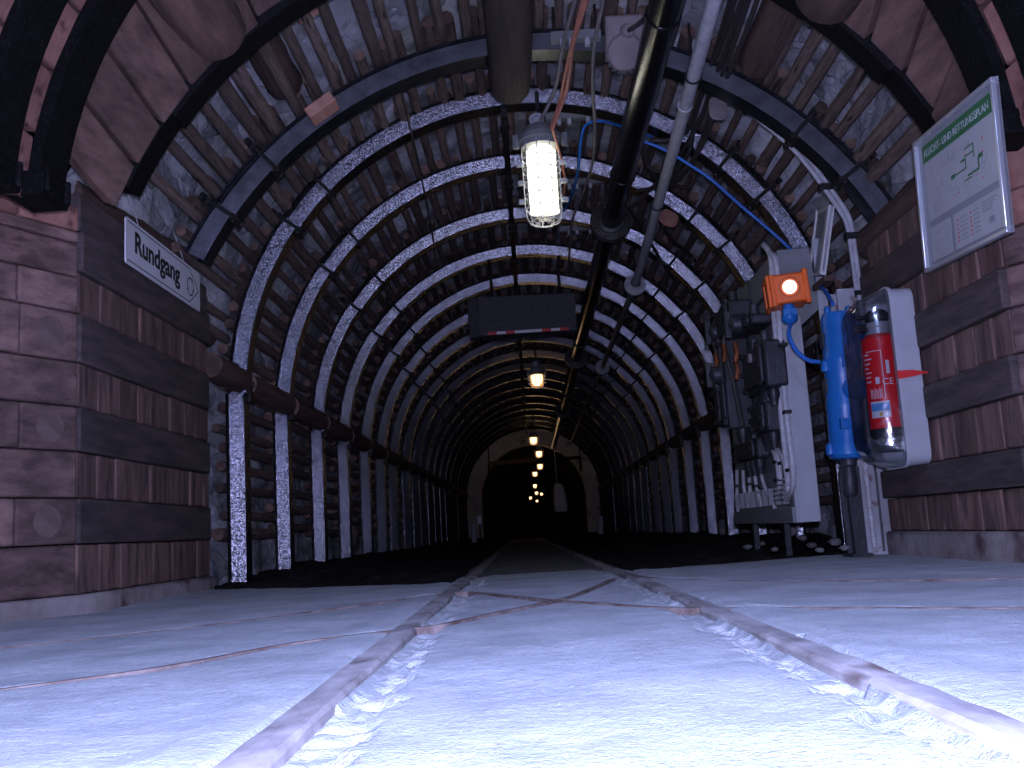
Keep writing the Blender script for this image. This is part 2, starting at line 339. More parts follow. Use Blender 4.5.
clab = ['thin curved rail at far left, the one nearer the dark gravel', 'thin curved rail coming in from the left edge and crossing the straight track',
        'thin rusty rail curving from the middle of the crossing to the right edge', 'thin rail at right that starts at the straight track beside the dark gravel']
for c, lb in zip(CROSS, clab):
    p = spline(c, 6); mb = MB(); vs = []
    for i, a in enumerate(p):
        t = (p[min(i+1,len(p)-1)]-p[max(i-1,0)]); t.z = 0; t.normalize(); s_ = Vector((t.y,-t.x,0))
        for k, zz in ((-0.011,-0.018),(-0.011,0.001),(0.011,0.002),(0.011,-0.018)): vs.append(a+s_*k+Vector((0,0,zz)))
    n = len(p)
    mb.add(vs, [(i*4+j,i*4+(j+1)%4,(i+1)*4+(j+1)%4,(i+1)*4+j) for i in range(n-1) for j in range(4)]+[(0,1,2,3),tuple((n-1)*4+j for j in range(4))])
    tag(mb.build('curved_rail', m_rust), lb, 'rail', 'rails of the crossing track')
# gravel at both sides of the track
gx, gy = np.meshgrid(np.arange(-1.75,1.85,0.03), np.arange(3.6,24,0.035))
gz = -0.025 + 0.05*vnoise(gx*2.5,gy*2.5,11) + 0.03*vnoise(gx*9,gy*9,12) + 0.018*vnoise(gx*28,gy*28,13) + 0.07*np.clip((np.abs(gx)-0.5)/0.9,0,1)*np.clip((gy-4.4)/1.6,0,1)
ge = np.where(gx < 0, 3.83+(-0.30-gx)*0.56, 3.92+(gx-0.33)*0.50)
gz = np.where(gy < ge+0.02, -0.08, gz)
gmid = (gx > rail_x(-1,gy)-0.09) & (gx < rail_x(1,gy)+0.09); gz = np.where(gmid, -0.06, gz)
gr = grid_obj('gravel_bed', gx, gy, gz, m_gravel)
tag(gr, 'black coal gravel beyond the edge of the concrete, along both tunnel walls', 'gravel', kind='stuff')
# ------------------------------------------------------------------ rock lining (walls and roof of the tunnel)
CX, CZ, RA = 0.062, 0.943, 1.45
def shell_pt(u, r_add):                      # u 0..1 from the left foot over the crown to the right foot
    R = RA + r_add; leg = CZ + 0.2; arc = math.pi*R; tot = 2*leg+arc; s = u*tot
    if s < leg: return Vector((CX-R, 0, -0.2+s)), Vector((-1,0,0))
    if s > leg+arc: return Vector((CX+R, 0, CZ-(s-leg-arc))), Vector((1,0,0))
    a = math.pi-(s-leg)/R; d = Vector((math.cos(a),0,math.sin(a))); return Vector((CX,0,CZ))+d*R, d
def rock(name, u0, u1):
    nu = max(6,int((u1-u0)*170)); Ys = np.arange(3.2, 23.3, 0.07); vs=[]
    U = np.linspace(u0,u1,nu+1)
    A, B = np.meshgrid(U*7.5, Ys)
    n = 0.10*vnoise(A*2.2,B*1.8,21)+0.07*vnoise(A*5,B*3.2,22)+0.035*vnoise(A*13,B*9,23)
    X = np.zeros(A.shape); Yy = B.copy(); Zz = np.zeros(A.shape)
    for j,u in enumerate(U):
        p, d = shell_pt(u, 0.225)
        X[:,j] = p.x+d.x*n[:,j]; Zz[:,j] = p.z+d.z*n[:,j]
    return struct(grid_obj(name, X, Yy, Zz, m_rock))
rock('wall_left', 0.0, 0.16); rock('ceiling', 0.16, 0.84); rock('wall_right', 0.84, 1.0)
# ------------------------------------------------------------------ steel arches
cen = [(.074,-.090),(.074,-.069),(.006,-.048),(.006,.048),(.074,.069),(.074,.090)]
def thick(pl, t):
    out, inn = [], []
    for i,(a,b) in enumerate(pl):
        p = Vector(pl[max(i-1,0)]); q = Vector(pl[min(i+1,len(pl)-1)]); c = Vector((a,b))
        d1 = (c-p).normalized() if i>0 else (q-c).normalized(); d2 = (q-c).normalized() if i<len(pl)-1 else d1
        nrm = Vector((-(d1+d2).y,(d1+d2).x)).normalized(); k = t/max(0.5,nrm.dot(Vector((-d1.y,d1.x))))
        out.append(c+nrm*k); inn.append(c-nrm*k)
    return out+inn[::-1]
PROF = thick(cen, 0.006)
def sweep(mb, frames):                       # frames: (origin, outward direction); profile in (outward, along the tunnel)
    k = len(PROF); vs = []
    for o, d in frames:
        for p in PROF: vs.append(o + d*p.x + Vector((0,p.y,0)))
    n = len(frames)
    fs = [(i*k+j,i*k+(j+1)%k,(i+1)*k+(j+1)%k,(i+1)*k+j) for i in range(n-1) for j in range(k)]
    h = k//2
    for e in (0,(n-1)*k):
        fs += [(e+j,e+j+1,e+k-2-j,e+k-1-j) for j in range(h-1)]
    return mb.add(vs, fs)
def arc_frames(c, R, a0, a1):
    n = max(8,int(abs(a1-a0)/math.radians(2.2)))
    out = []
    for i in range(n+1):
        a = math.radians(0)+a0+(a1-a0)*i/n; d = Vector((math.cos(a),0,math.sin(a))); out.append((Vector((c[0],0,c[1]))+d*R, d))
    return out
def make_arch(c, R, legs, foot_angles, label, Y, m=m_rib, clamps=True):
    t = thing('steel_arch', label, 'arch', (0,Y,0), 'steel roof arches of the tunnel')
    D = math.radians
    aL, aR = foot_angles
    sweep(MB(), arc_frames(c, R, D(36), D(144))).build('crown_segment', m, t)
    sweep(MB(), arc_frames(c, R+0.016, D(aR), D(45))).build('side_segment', m, t)
    sweep(MB(), arc_frames(c, R+0.016, D(135), D(aL))).build('side_segment', m, t)
    if legs:
        for sx in (-1,1):
            x = c[0]+sx*(R+0.03) if sx<0 else c[0]+R-0.0
            mb = MB(); d = Vector((sx,0,0))
            sweep(mb, [(Vector((x,0,z)), d) for z in (-0.12,0.2,0.5,0.8,c[1]+0.0)]); mb.build('leg', m, t)
            mb = MB(); mb.box((x-sx*0.008+0, 0.052, c[1]+0.03), (0.02,0.075,0.13)); mb.box((x-sx*0.02,0.06,c[1]+0.06),(0.02,0.03,0.03)); mb.build('joint_plate', m_clamp, t, bevel=0.004)
    for a in ((35.5, 45.5, 134.5, 144.5) if clamps else ()):
        g = D(a); d = Vector((math.cos(g),0,math.sin(g))); tg = Vector((-d.z,0,d.x)); o = Vector((c[0],0,c[1]))+d*(R+0.012)
        Rm = Matrix((tg, Vector((0,1,0)), d)).transposed()
        mb = MB()
        mb.box(o+d*0.092, (0.035,0.24,0.016), Rm)
        mb.box(o-d*0.014, (0.045,0.105,0.018), Rm)
        for s in (-1,1):
            pts = [o+Vector((0,s*0.105,0))+d*0.11, o+Vector((0,s*0.105,0))+d*0.075, o+Vector((0,s*0.062,0))+d*-0.012, o+Vector((0,s*0.03,0))+d*-0.02]
            mb.tube(pts, 0.010, 6)
            mb.cyl(o+Vector((0,s*0.105,0))+d*0.116, o+Vector((0,s*0.105,0))+d*0.14, 0.018, 6)
        mb.build('clamp', m_clamp, t)
    return t
words = ['first','second','third','fourth','fifth','sixth','seventh','eighth','ninth','tenth','eleventh','twelfth','thirteenth','fourteenth','fifteenth','sixteenth','seventeenth','eighteenth','nineteenth']
YA, SP, NR = 5.0, 0.952, 19
RIBY = [YA+SP*i for i in range(NR)]
make_arch((0.08,0.76), 1.50, False, (155, 26), 'nearest plain black steel arch, at the edge of the wide brown roof boards', 3.25, m_black, False)
make_arch((0.105,0.655), 1.625, False, (152.5, 26.5), 'dark steel arch with an orange wood block, just before the bright glittering arches', 4.2, m_ribd)
arch0 = make_arch((CX,CZ), RA, True, (180, 0), 'first bright glittering steel arch, the one standing right behind the left timber pier', YA)
cm = kids(arch0)
for i in range(1, NR):
    dup(arch0, (cm,{}), (random.uniform(-.012,.012), RIBY[i], random.uniform(-.015,.015)), '%s bright steel arch counted inward from the left timber pier' % words[i])
# ------------------------------------------------------------------ spacer logs, spacer bars between arches
def log_mesh(L, r, name, mats, seed, n=14, taper=0.0, round_end=False):
    rd = random.Random(seed); k = 9; pts=[]; rs=[]
    for i in range(k):
        t = i/(k-1); pts.append(Vector((rd.uniform(-.05,.05)*r, (t-0.5)*L, rd.uniform(-.05,.05)*r))); rs.append(r*(1+rd.uniform(-.05,.05))*(1-taper*t))
    if round_end:
        for q, e in ((0.35,0.86),(0.5,0.5)):
            pts.append(Vector((0,L/2+q*r*0.8,0))); rs.append(r*e)
    mb = MB(); mb.tube(pts, rs, n, capm=1)
    return mb
for side, X, lr in ((-1, CX-RA-0.052, 'left'), (1, CX+RA+0.05, 'right')):
    base = None
    for i in range(-1, NR-1):
        y0 = 4.49 if (i < 0) else RIBY[i]+0.06
        y1 = RIBY[i+1]-0.05
        if i < 0:
            o = log_mesh(y1-y0+0.03, 0.064, 'x', None, 3+side).build('spacer_log', [m_log, m_end])
            lab = 'short round spacer log between the %s timber pier and the first bright arch' % lr
        else:
            if base is None: o = base = log_mesh(SP-0.10, 0.064, 'x', None, 5+side).build('spacer_log', [m_log, m_end])
            else: o = base.copy(); COL.objects.link(o)
            lab = 'round spacer log on the %s wall between the %s and %s bright arches' % (lr, words[i], words[i+1])
        o.location = (X, (y0+y1)/2, CZ+0.07); tag(o, lab, 'log', 'spacer logs along the tunnel walls')
bar = None
for i in range(NR-1):
    if bar is None:
        mb = MB(); mb.box((0,0,0),(0.035,SP+0.02,0.045))
        for s in (-1,1):
            mb.cyl((0,s*(SP/2-0.06),-0.055),(0,s*(SP/2-0.06),-0.02),0.022,6); mb.cyl((0,s*(SP/2-0.06),-0.06),(0,s*(SP/2-0.06),-0.05),0.03,10)
        o = bar = mb.build('spacer_bar', m_clamp)
    else: o = bar.copy(); COL.objects.link(o)
    o.location = (-0.02, RIBY[i]+SP/2, CZ+RA-0.026)
    tag(o, 'black steel spacer bar at the crown between the %s and %s bright arches' % (words[i], words[i+1]), 'bar', 'spacer bars along the crown')
# ------------------------------------------------------------------ lagging poles behind the arches
pole_meshes = []
for sd in range(6):
    o = log_mesh(SP+0.20, 0.026+0.0025*(sd%3), 'p', None, 40+sd, n=9, taper=0.12).build('lagging_pole', [m_pole, m_end]); pole_meshes.append(o)
def place_poles(y0, y1, u0, u1, n, off, label, group, r_add, cfg=None, stuff=False):
    res = []
    for k in range(n):
        u = u0+(u1-u0)*(k+0.5+random.uniform(-.22,.22)+off)/n
        if cfg is None: p, d = shell_pt(u, r_add)
        else:
            a = math.radians(cfg[2]+(cfg[3]-cfg[2])*u); d = Vector((math.cos(a),0,math.sin(a))); p = Vector((cfg[0][0],0,cfg[0][1]))+d*(cfg[1]+r_add)
        p = p + d*random.uniform(-0.005,0.02)
        sc = (y1-y0+random.uniform(0.10,0.22))/(SP+0.20)
        loc = Vector((p.x, (y0+y1)/2+random.uniform(-.03,.03), p.z))
        res.append((loc, random.choice((-1,1))*sc, random.randrange(6), random.uniform(0,6.28), random.uniform(.8,1.12)))
    return res
npole = 0; first_used = set(); far = []
bays = [(3.25, 4.2, ((0.09,0.71),1.56,150,30), 34, 'thin round lagging pole in the nearest roof bay, beyond the wide brown boards', 'lagging poles of the nearest bay'),
        (4.2, YA, ((0.085,0.78),1.55,168,12), 42, 'thin round lagging pole between the dark arch and the first bright arch', 'lagging poles before the first bright arch')]
for i in range(NR-1):
    bays.append((RIBY[i], RIBY[i+1], None, 62, 'thin round lagging pole in the bay between the %s and %s bright arches' % (words[i], words[min(i+1,NR-1)]), 'lagging poles behind the %s bright arch' % words[i]))
for bi, (y0,y1,cfg,n,lab,grp) in enumerate(bays):
    lst = place_poles(y0,y1, 0.055 if cfg is None else 0.0, 0.945 if cfg is None else 1.0, n, 0.5*(bi%2), lab, grp, 0.136, cfg)
    for loc, sy, mi, rot, th in lst:
        if bi < 6 and npole < 300:
            src = pole_meshes[mi]
            if mi in first_used: o = src.copy(); COL.objects.link(o)
            else: o = src; first_used.add(mi)
            o.location = loc; o.rotation_euler = (0, rot, 0); o.scale = (th, abs(sy), th)
            if sy < 0: o.rotation_euler = (0, rot, math.pi)
            tag(o, lab, 'pole', grp); npole += 1
        else: far.append((loc, abs(sy), mi, rot, th))
mb = MB()
for loc, sy, mi, rot, th in far:
    me = pole_meshes[mi].data; Rm = Matrix.Rotation(rot,3,'Y')
    mb.cur = 0
    vs = [Rm @ Vector((v.co.x*th, v.co.y*sy, v.co.z*th)) + loc for v in me.vertices]
    o = len(mb.v); mb.v += [tuple(p) for p in vs]
    for p in me.polygons: mb.f.append(tuple(i+o for i in p.vertices)); mb.m.append(p.material_index)
tag(mb.build('far_lagging_poles', [m_pole, m_end]), 'all the round lagging poles deeper in the tunnel behind the far arches', 'poles', kind='stuff')
# ------------------------------------------------------------------ large logs and boards over the mouth of the tunnel
def big_log(end_px, Yend, Ystart, r, label, name='roof_log', m=m_log, dz=0.0):
    p = atY(end_px[0], end_px[1], Yend); L = Yend-Ystart
    mb = log_mesh(L, r, 'l', None, int(end_px[0]), n=20, round_end=True)
    o = mb.build(name, [m, m_end if m is m_oboard else m]); o.location = (p.x, Ystart+L/2, p.z+dz); return tag(o, label, 'log', 'large round logs in the roof')
big_log((511,84), 4.42, 1.2, 0.100, 'large dark round log under the crown, ending above the nearest lamp', m=m_dlog)
big_log((283,82), 4.05, 3.35, 0.080, 'large dark log left of the crown, ending at the dark arch beside an orange block')
big_log((757,62), 4.05, 3.35, 0.080, 'large dark log right of the crown, ending at the dark arch beside the pale tag')
big_log((212,28), 3.16, 2.0, 0.115, 'large brown log with rounded end at upper left, above the boards', m=m_board)
big_log((828,-8), 3.16, 2.0, 0.115, 'large brown log with rounded end at upper right edge of the boards', m=m_board)
# runner logs that carry the two near arches on the piers
def free_log(a, b, r, label, seed, m=m_log, name='runner_log'):
    a, b = Vector(a), Vector(b); mb = log_mesh((b-a).length, r, 'l', None, seed, n=16)
    o = mb.build(name, [m, m_end]); o.location = (a+b)/2; o.rotation_euler = (b-a).to_track_quat('Y','Z').to_euler(); return tag(o, label, 'log', 'runner logs on the timber piers')
free_log((-1.57,3.3,1.425), (-1.53,4.40,1.47), 0.075, 'dark runner log on the left timber pier, just above the white sign', 61)
free_log((-1.62,4.3,1.30), (-1.60,4.95,1.24), 0.05, 'short log end behind the right tip of the white sign', 62)
free_log((1.58,3.1,1.36), (1.60,4.35,1.36), 0.085, 'dark runner log on the right pier behind the framed plan', 63)
free_log((1.60,3.2,1.18), (1.60,4.30,1.19), 0.085, 'dark runner log on the right pier, lower one above the extinguisher cabinet', 64)
# boards: wide brown ones between black beam and arch, orange ones between the black beams
BC, BR = (0.03,1.10), 1.376
def board(Y0, Y1, c, R, a0, a1, th, m, label, group, c2=None, R2=None):
    c2 = c2 or c; R2 = R2 or R; g0, g1 = math.radians(a0), math.radians(a1)
    def P(cc, rr, a, y): return Vector((cc[0]+rr*math.cos(a), y, cc[1]+rr*math.sin(a)))
    vs = [P(c,R,g0,Y0),P(c,R,g1,Y0),P(c2,R2,g1,Y1),P(c2,R2,g0,Y1),P(c,R+th,g0,Y0),P(c,R+th,g1,Y0),P(c2,R2+th,g1,Y1),P(c2,R2+th,g0,Y1)]
    o = sum(vs, Vector())/8
    mb = MB(); mb.add([v-o for v in vs], [(0,1,2,3),(7,6,5,4),(0,4,5,1),(1,5,6,2),(2,6,7,3),(3,7,4,0)])
    b = mb.build('roof_board', m, loc=o, bevel=0.006); return tag(b, label, 'board', group)
na = 22
for i in range(na):
    a0 = 180-4 - i*(172/na); a1 = a0-(172/na)+0.5
    r = random.uniform(-.012,.012)
    sd = 'left' if a0 > 95 else 'right'
    # brown: from the front black beam (large radius, high centre) to the nearest arch
    k0 = 158-(158-22)*i/na; k1 = 158-(158-22)*(i+1)/na+0.5
    board(2.72, 3.185, (0.03,0.93), 1.555+r, k0, k1, 0.05, m_board, 'wide brown roof board between the black beam and the nearest arch on the %s' % sd, 'wide brown roof boards on the %s' % sd, (0.08,0.76), 1.512+r)
    board(1.9, 2.70, BC, BR+0.04+r, a0, a1, 0.05, m_oboard, 'reddish orange board seen in the gap between the black beams on the %s' % sd, 'orange boards behind the %s black beams' % sd)
struct_shell = MB()
# ------------------------------------------------------------------ wide black beams of the mouth
def black_beam(Y, label, zf):
    t = thing('black_beam', label, 'beam', (0,Y,0), 'wide black arch beams at the tunnel mouth')
    w = 0.15
    prof = [(0,-w/2),(0,w/2),(.035,w/2),(.035,-w/2)]
    fr = []; ga = math.asin((zf-BC[1])/BR)
    for i in range(61):
        a = math.pi-ga-(math.pi-2*ga)*i/60; d = Vector((math.cos(a),0,math.sin(a))); fr.append((Vector((BC[0],0,BC[1]))+d*BR, d))
    k = 4; vs = [o+d*p[0]+Vector((0,p[1],0)) for o,d in fr for p in prof]; n = len(fr)
    fs = [(i*k+j,i*k+(j+1)%k,(i+1)*k+(j+1)%k,(i+1)*k+j) for i in range(n-1) for j in range(k)]
    for e in (0,(n-1)*k): fs += [(e,e+1,e+2,e+3)]
    mb = MB(); mb.add(vs, fs); mb.build('arch_beam', m_black, t)
    for sx in (-1,1):
        x = BC[0]+sx*BR*math.cos(ga)
        mb = MB(); mb.box((x+sx*0.045,0,zf-0.012),(0.12,0.17,0.024)); mb.box((x+sx*0.045,0,zf-0.045),(0.11,0.16,0.05))
        for s in (-1,1):
            mb.cyl((x-sx*0.012,s*0.06,zf-0.06),(x-sx*0.012,s*0.06,zf+0.012),0.013,8)
        mb.build('shoe', m_black, t, bevel=0.005)
    return t
black_beam(2.755, 'wide black arch beam nearest the tunnel, next to the brown boards', 1.27)
black_beam(2.485, 'second wide black arch beam from the tunnel, at the upper left corner', 1.23)
black_beam(2.215, 'third wide black arch beam, only its edge showing at the top left corner', 1.20)
# ------------------------------------------------------------------ timber cribs (piers)
def crib(sx, X, corner, splay, rear, courses, label, z_front, footz):
    t = thing('timber_crib', label, 'timber pier', (sx*X,corner,0))
    rd = random.Random(11+sx)
    C0 = Vector((sx*X, corner, 0)); sdv = Vector(splay).normalized(); nrm = Vector((-sdv.y, sdv.x, 0))
    if nrm.y < 0: nrm = -nrm
    if nrm.x*sx < 0: nrm = -nrm
    def part(mb, m, name, bev=0.007):
        o = local(mb, t)
        c = sum((Vector(v) for v in mb.v), Vector())/len(mb.v); mb.v = [tuple(Vector(v)-c) for v in mb.v]
        return mb.build(name, m, t, bevel=bev, loc=c)
    for z1, z0, kind, inset in courses:
        zc = (z0+z1)/2
        if kind == 'long':
            mb = MB(); x = X+inset
            mb.box((sx*(x+0.10), (corner+rear)/2+0.0, zc),(0.20, rear-corner, z1-z0-0.004)); part(mb, m_cdark, 'side_beam')
        elif kind == 'ends':
            y = corner
            while y < rear-0.02:
                w = min(rd.uniform(0.12,0.20), rear-y); 
                if rear-(y+w) < 0.06: w = rear-y
                mb = MB(); x = X+inset+rd.uniform(0,0.006)
                mb.box((sx*(x+0.15), y+w/2, zc),(0.30, w-0.003, z1-z0-0.004)); part(mb, m_cend, 'beam_end'); y += w
    for z1, z0, kind in z_front:
        s = 0.0; L = 1.3
        while s < L-0.01:
            w = L if kind=='long' else rd.uniform(0.20,0.24)
            if kind == 'two': w = 0.22 if s == 0 else L
            w = min(w, L-s); off = rd.uniform(0,0.008)
            a = C0+sdv*(s+0.002)+nrm*off; b = C0+sdv*(s+w-0.002)+nrm*off
            mb = MB(); mb.hexa([a+Vector((0,0,z0+.002)), b+Vector((0,0,z0+.002)), b+nrm*0.2+Vector((0,0,z0+.002)), a+nrm*0.2+Vector((0,0,z0+.002))], (0,0,z1-z0-.004))
            part(mb, m_oboard if kind=='orange' else m_crib, 'front_beam' if kind!='ends' else 'front_beam_end')
            if kind == 'ends' and s < 0.6:
                c = C0+sdv*(s+w*0.5)+nrm*(off-0.0015)+Vector((0,0,(z0+z1)/2)); rr = (z1-z0)*0.34
                mb = MB(); mb.lathe([(rr,0),(rr,0.004)], c, nrm, 20); part(mb, m_heart, 'heartwood', 0)
            s += w
    mb = MB(); y0, y1 = corner, rear+0.02
    e = C0+sdv*1.3
    poly = [(sx*(X-0.012), y1, -0.03),(sx*(X-0.02), y0+0.01,-0.03),(e.x+nrm.x*0.03,e.y+nrm.y*0.03,-0.03),(e.x+sx*.3,e.y,-0.03),(sx*(X+.3),y1,-0.03)]
    mb.hexa(poly, (0,0,footz+0.03)); part(mb, m_foot, 'footing', 0.012)
    return t
zl = [1.25,1.11,.97,.806,.66,.515,.365,.219,.06]
crib(-1, 1.445, 3.17, (-0.12,-0.24,0), 4.48,
     [(1.385,1.25,'long',0.0),(1.25,1.11,'long',-0.012)]+[(zl[i],zl[i+1],'ends' if i%2==1 else 'long', 0.0 if i%2==1 else -0.006) for i in range(1,8)],
     'left pier of stacked squared timbers carrying the white sign',
     [(1.335,1.246,'orange'),(1.246,1.205,'long'),(1.205,1.09,'long'),(1.09,.97,'two'),(.97,.806,'ends'),(.806,.66,'long'),(.66,.515,'ends'),(.515,.365,'long'),(.365,.219,'ends'),(.219,.06,'long'),(.06,-.04,'two')], 0.06)
zr = [1.30,1.16,1.02,.878,.752,.613,.493,.338,.223,.092]
crib(1, 1.45, 2.93, (0.16,-0.26,0), 4.13,
     [(zr[i],zr[i+1],'ends' if i%2==0 else 'long', 0.0 if i%2==0 else -0.014) for i in range(2,9)]+[(1.02+.14,1.02,'long',-0.01),(1.29,1.16,'ends',0.03)],
     'right pier of stacked squared timbers behind the extinguisher cabinet and the framed plan',
     [(1.24,1.10,'orange'),(1.10,.99,'orange'),(.99,.878,'two'),(.878,.752,'ends'),(.752,.613,'long'),(.613,.493,'ends'),(.493,.338,'long'),(.338,.223,'ends'),(.223,.092,'long'),(.092,-.04,'two')], 0.092)
# ------------------------------------------------------------------ orange wood blocks on the near arches
def wedge(px, Y, d, R, label):
    p = atY(px[0],px[1],Y); a = math.atan2(p.z-0.7, p.x-0.1)
    mb = MB(); mb.box((0,0,0), d); o = mb.build('wood_block', m_oblock, loc=p, bevel=0.004); o.rotation_euler = (0, -a+math.pi/2+R, 0); return tag(o, label, 'block', 'fresh wood blocks in the roof')
wedge((322,109), 4.06, (0.135,0.10,0.05), 0.0, 'orange softwood block on the dark arch, upper left of the tunnel')
wedge((308,4), 3.60, (0.13,0.12,0.05), 0.0, 'orange softwood block at the top edge of the picture, left of the crown')
# ------------------------------------------------------------------ text
def text_mesh(body, size, name, m, parent, Mx, extrude=0.0006, sx=1.0, align='LEFT', bold=0.0):
    c = bpy.data.curves.new(name,'FONT'); c.body = body; c.size = size; c.extrude = extrude; c.offset = bold; c.align_x = align; c.align_y = 'BOTTOM_BASELINE'
    t = bpy.data.objects.new(name+'_curve', c); COL.objects.link(t)
    dg = bpy.context.evaluated_depsgraph_get(); me = bpy.data.meshes.new_from_object(t.evaluated_get(dg))
    bpy.data.objects.remove(t); me.name = name
    o = bpy.data.objects.new(name, me); COL.objects.link(o); me.materials.clear(); me.materials.append(m); o.parent = parent
    o.matrix_local = Mx @ Matrix.Diagonal((sx,1,1,1)); return o
# sheet frame: local x along the sheet, y up, z out of its face
def frame(o, xa, ya):
    xa = Vector(xa).normalized(); ya = Vector(ya); ya = (ya-xa*ya.dot(xa)).normalized(); za = xa.cross(ya)
    m = Matrix((xa,ya,za)).transposed().to_4x4(); m.translation = o; return m
def sheet_thing(name, label, cat, Mx):
    t = thing(name, label, cat); t.matrix_world = Mx; return t
# "Rundgang" sign, hung on two wires on the left pier
a = atX(125,217,-1.415); b = atX(199,275,-1.415); c_ = atX(126,262,-1.415)
sw, sh = (b-a).length, 0.175
sgn = sheet_thing('direction_sign', 'white Rundgang arrow sign hanging on the left timber pier', 'sign', frame(c_, b-a, (0,0,1)))
rr = 0.012; pts = []
for cx, cy, g0 in ((sw-rr,sh-rr,0),(rr,sh-rr,90),(rr,rr,180),(sw-rr,rr,270)):
    for k in range(5): g = math.radians(g0+k*22.5); pts.append((cx+rr*math.cos(g), cy+rr*math.sin(g), 0))
MB().hexa(pts,(0,0,-0.006)).build('panel', m_sign, sgn)
mb = MB(); tip = sw-0.020; nk = sw-0.135
for y0,y1 in ((0.012,0.0155),(sh-0.0155,sh-0.012)): mb.hexa([(0.012,y0,0.0004),(nk,y0,0.0004),(nk,y1,0.0004),(0.012,y1,0.0004)],(0,0,0.0008))
for s in (0,1):
    y0 = 0.012 if s==0 else sh-0.012; d = 1 if s==0 else -1
    mb.hexa([(nk,y0,0.0004),(tip,sh/2-d*0.002,0.0004),(tip-0.005,sh/2,0.0004),(nk-0.003,y0+d*0.0035,0.0004)],(0,0,0.0008))
mb.build('border', m_ink, sgn)
text_mesh('Rundgang', 0.112, 'lettering', m_ink, sgn, Matrix.Translation((0.075,0.062,0.0006)), sx=1.10, bold=0.0028)
mb = MB(); cx, cy = sw-0.125, sh/2-0.004
def arcpoly(g0,g1,r0,r1):
    n=10; P=[(cx+r0*math.cos(math.radians(g0+(g1-g0)*i/n)),cy+r0*math.sin(math.radians(g0+(g1-g0)*i/n)),0.0005) for i in range(n+1)]
    Q=[(cx+r1*math.cos(math.radians(g0+(g1-g0)*i/n)),cy+r1*math.sin(math.radians(g0+(g1-g0)*i/n)),0.0005) for i in range(n+1)]
    mb.add(P+Q,[(i,i+1,n+2+i,n+1+i) for i in range(n)])
arcpoly(70,200,0.034,0.041); arcpoly(-150,-20,0.034,0.041); arcpoly(5,50,0.034,0.041)
for g in (205,55,-15):
    q = math.radians(g); p = Vector((cx+0.0375*math.cos(q),cy+0.0375*math.sin(q),0.0005)); tdir = Vector((-math.sin(q),math.cos(q),0)); n_ = Vector((math.cos(q),math.sin(q),0))
    mb.add([p+n_*0.011-tdir*0.004,p-n_*0.011-tdir*0.004,p+tdir*0.016],[(0,1,2)])
mb.build('round_arrow', m_ink, sgn)
mb = MB()
for x in (0.13, sw-0.19): mb.tube([(x,sh-0.004,-0.004),(x+0.004,sh+0.05,-0.02),(x,sh+0.14,-0.05)],0.0018,5)
mb.build('wire', m_galv, sgn)
# framed plan at upper right
xa = atX(985,82,1.36); xb = atX(908,150,1.36); xc = atX(1010,232,1.36); xd = atX(927,273,1.36)
o0 = xd; bw_, bh = (xc-xd).length, (xb-xd).length
pl = sheet_thing('framed_plan', 'framed escape plan with green header on the right pier', 'notice board', frame(xd, xc-xd, xb-xd))
MB().hexa([(0,0,-.012),(bw_,0,-.012),(bw_,bh,-.012),(0,bh,-.012)],(0,0,0.008)).build('backing', m_greyp, pl)
mb = MB(); fw = 0.014
for q in ([(0,0),(bw_,0),(bw_,fw),(0,fw)],[(0,bh-fw),(bw_,bh-fw),(bw_,bh),(0,bh)],[(0,fw),(fw,fw),(fw,bh-fw),(0,bh-fw)],[(bw_-fw,fw),(bw_,fw),(bw_,bh-fw),(bw_-fw,bh-fw)]):
    mb.hexa([(x,y,-0.014) for x,y in q],(0,0,0.024))
mb.build('frame', m_alu, pl, bevel=0.003)
def rect(mb,x0,y0,x1,y1,z): mb.hexa([(x0*bw_,y0*bh,z),(x1*bw_,y0*bh,z),(x1*bw_,y1*bh,z),(x0*bw_,y1*bh,z)],(0,0,0.0006)); return mb
rect(MB(),0.08,0.80,0.97,0.93,-0.0035).build('green_header', m_green, pl)
text_mesh('FLUCHT- UND RETTUNGSPLAN', 0.033, 'header_lettering', m_paper, pl, Matrix.Translation((0.105*bw_,0.838*bh,-0.0026)), sx=0.98)
rect(MB(),0.09,0.36,0.93,0.80,-0.0035).build('plan_sheet', m_paper, pl)
mb = rect(MB(),0.09,0.06,0.36,0.31,-0.0035); rect(mb,0.40,0.06,0.93,0.31,-0.0035); mb.build('legend_sheet', m_paper, pl)
mb = MB(); rd = random.Random(4)
for x0,y0,x1,y1 in ((.42,.55,.47,.58),(.47,.56,.60,.57),(.60,.56,.61,.63),(.55,.62,.61,.635),(.62,.50,.75,.515),(.74,.515,.755,.58),(.75,.57,.80,.60),(.60,.64,.70,.65),(.70,.60,.71,.70),(.60,.69,.70,.70),(.58,.48,.66,.49)): rect(mb,x0,y0,x1,y1,-0.0028)
mb.build('green_route', m_green, pl)
mb = MB()
for k in range(26):
    x, y = rd.uniform(.16,.86), rd.uniform(.40,.74); w = rd.uniform(.004,.012); rect(mb,x,y,x+w,y+w,-0.0028)
for k in range(12): 
    y = .10+.03*(k%6); x = .44 if k<6 else .60; rect(mb,x,y,x+.012,y+.014,-0.0028)
mb.build('red_marks', m_oring, pl)
mb = MB()
for k in range(14):
    x, y = rd.uniform(.14,.80), rd.uniform(.39,.70); w = rd.uniform(.03,.10)
    rect(mb,x,y,x+w,y+.003,-0.0027); rect(mb,x,y,x+.003,y+.05,-0.0027); rect(mb,x+w,y,x+w+.003,y+.05,-0.0027)
for k in range(6): rect(mb,.47,.105+.03*k,.56,.112+.03*k,-0.0027); rect(mb,.63,.105+.03*k,.70,.112+.03*k,-0.0027)
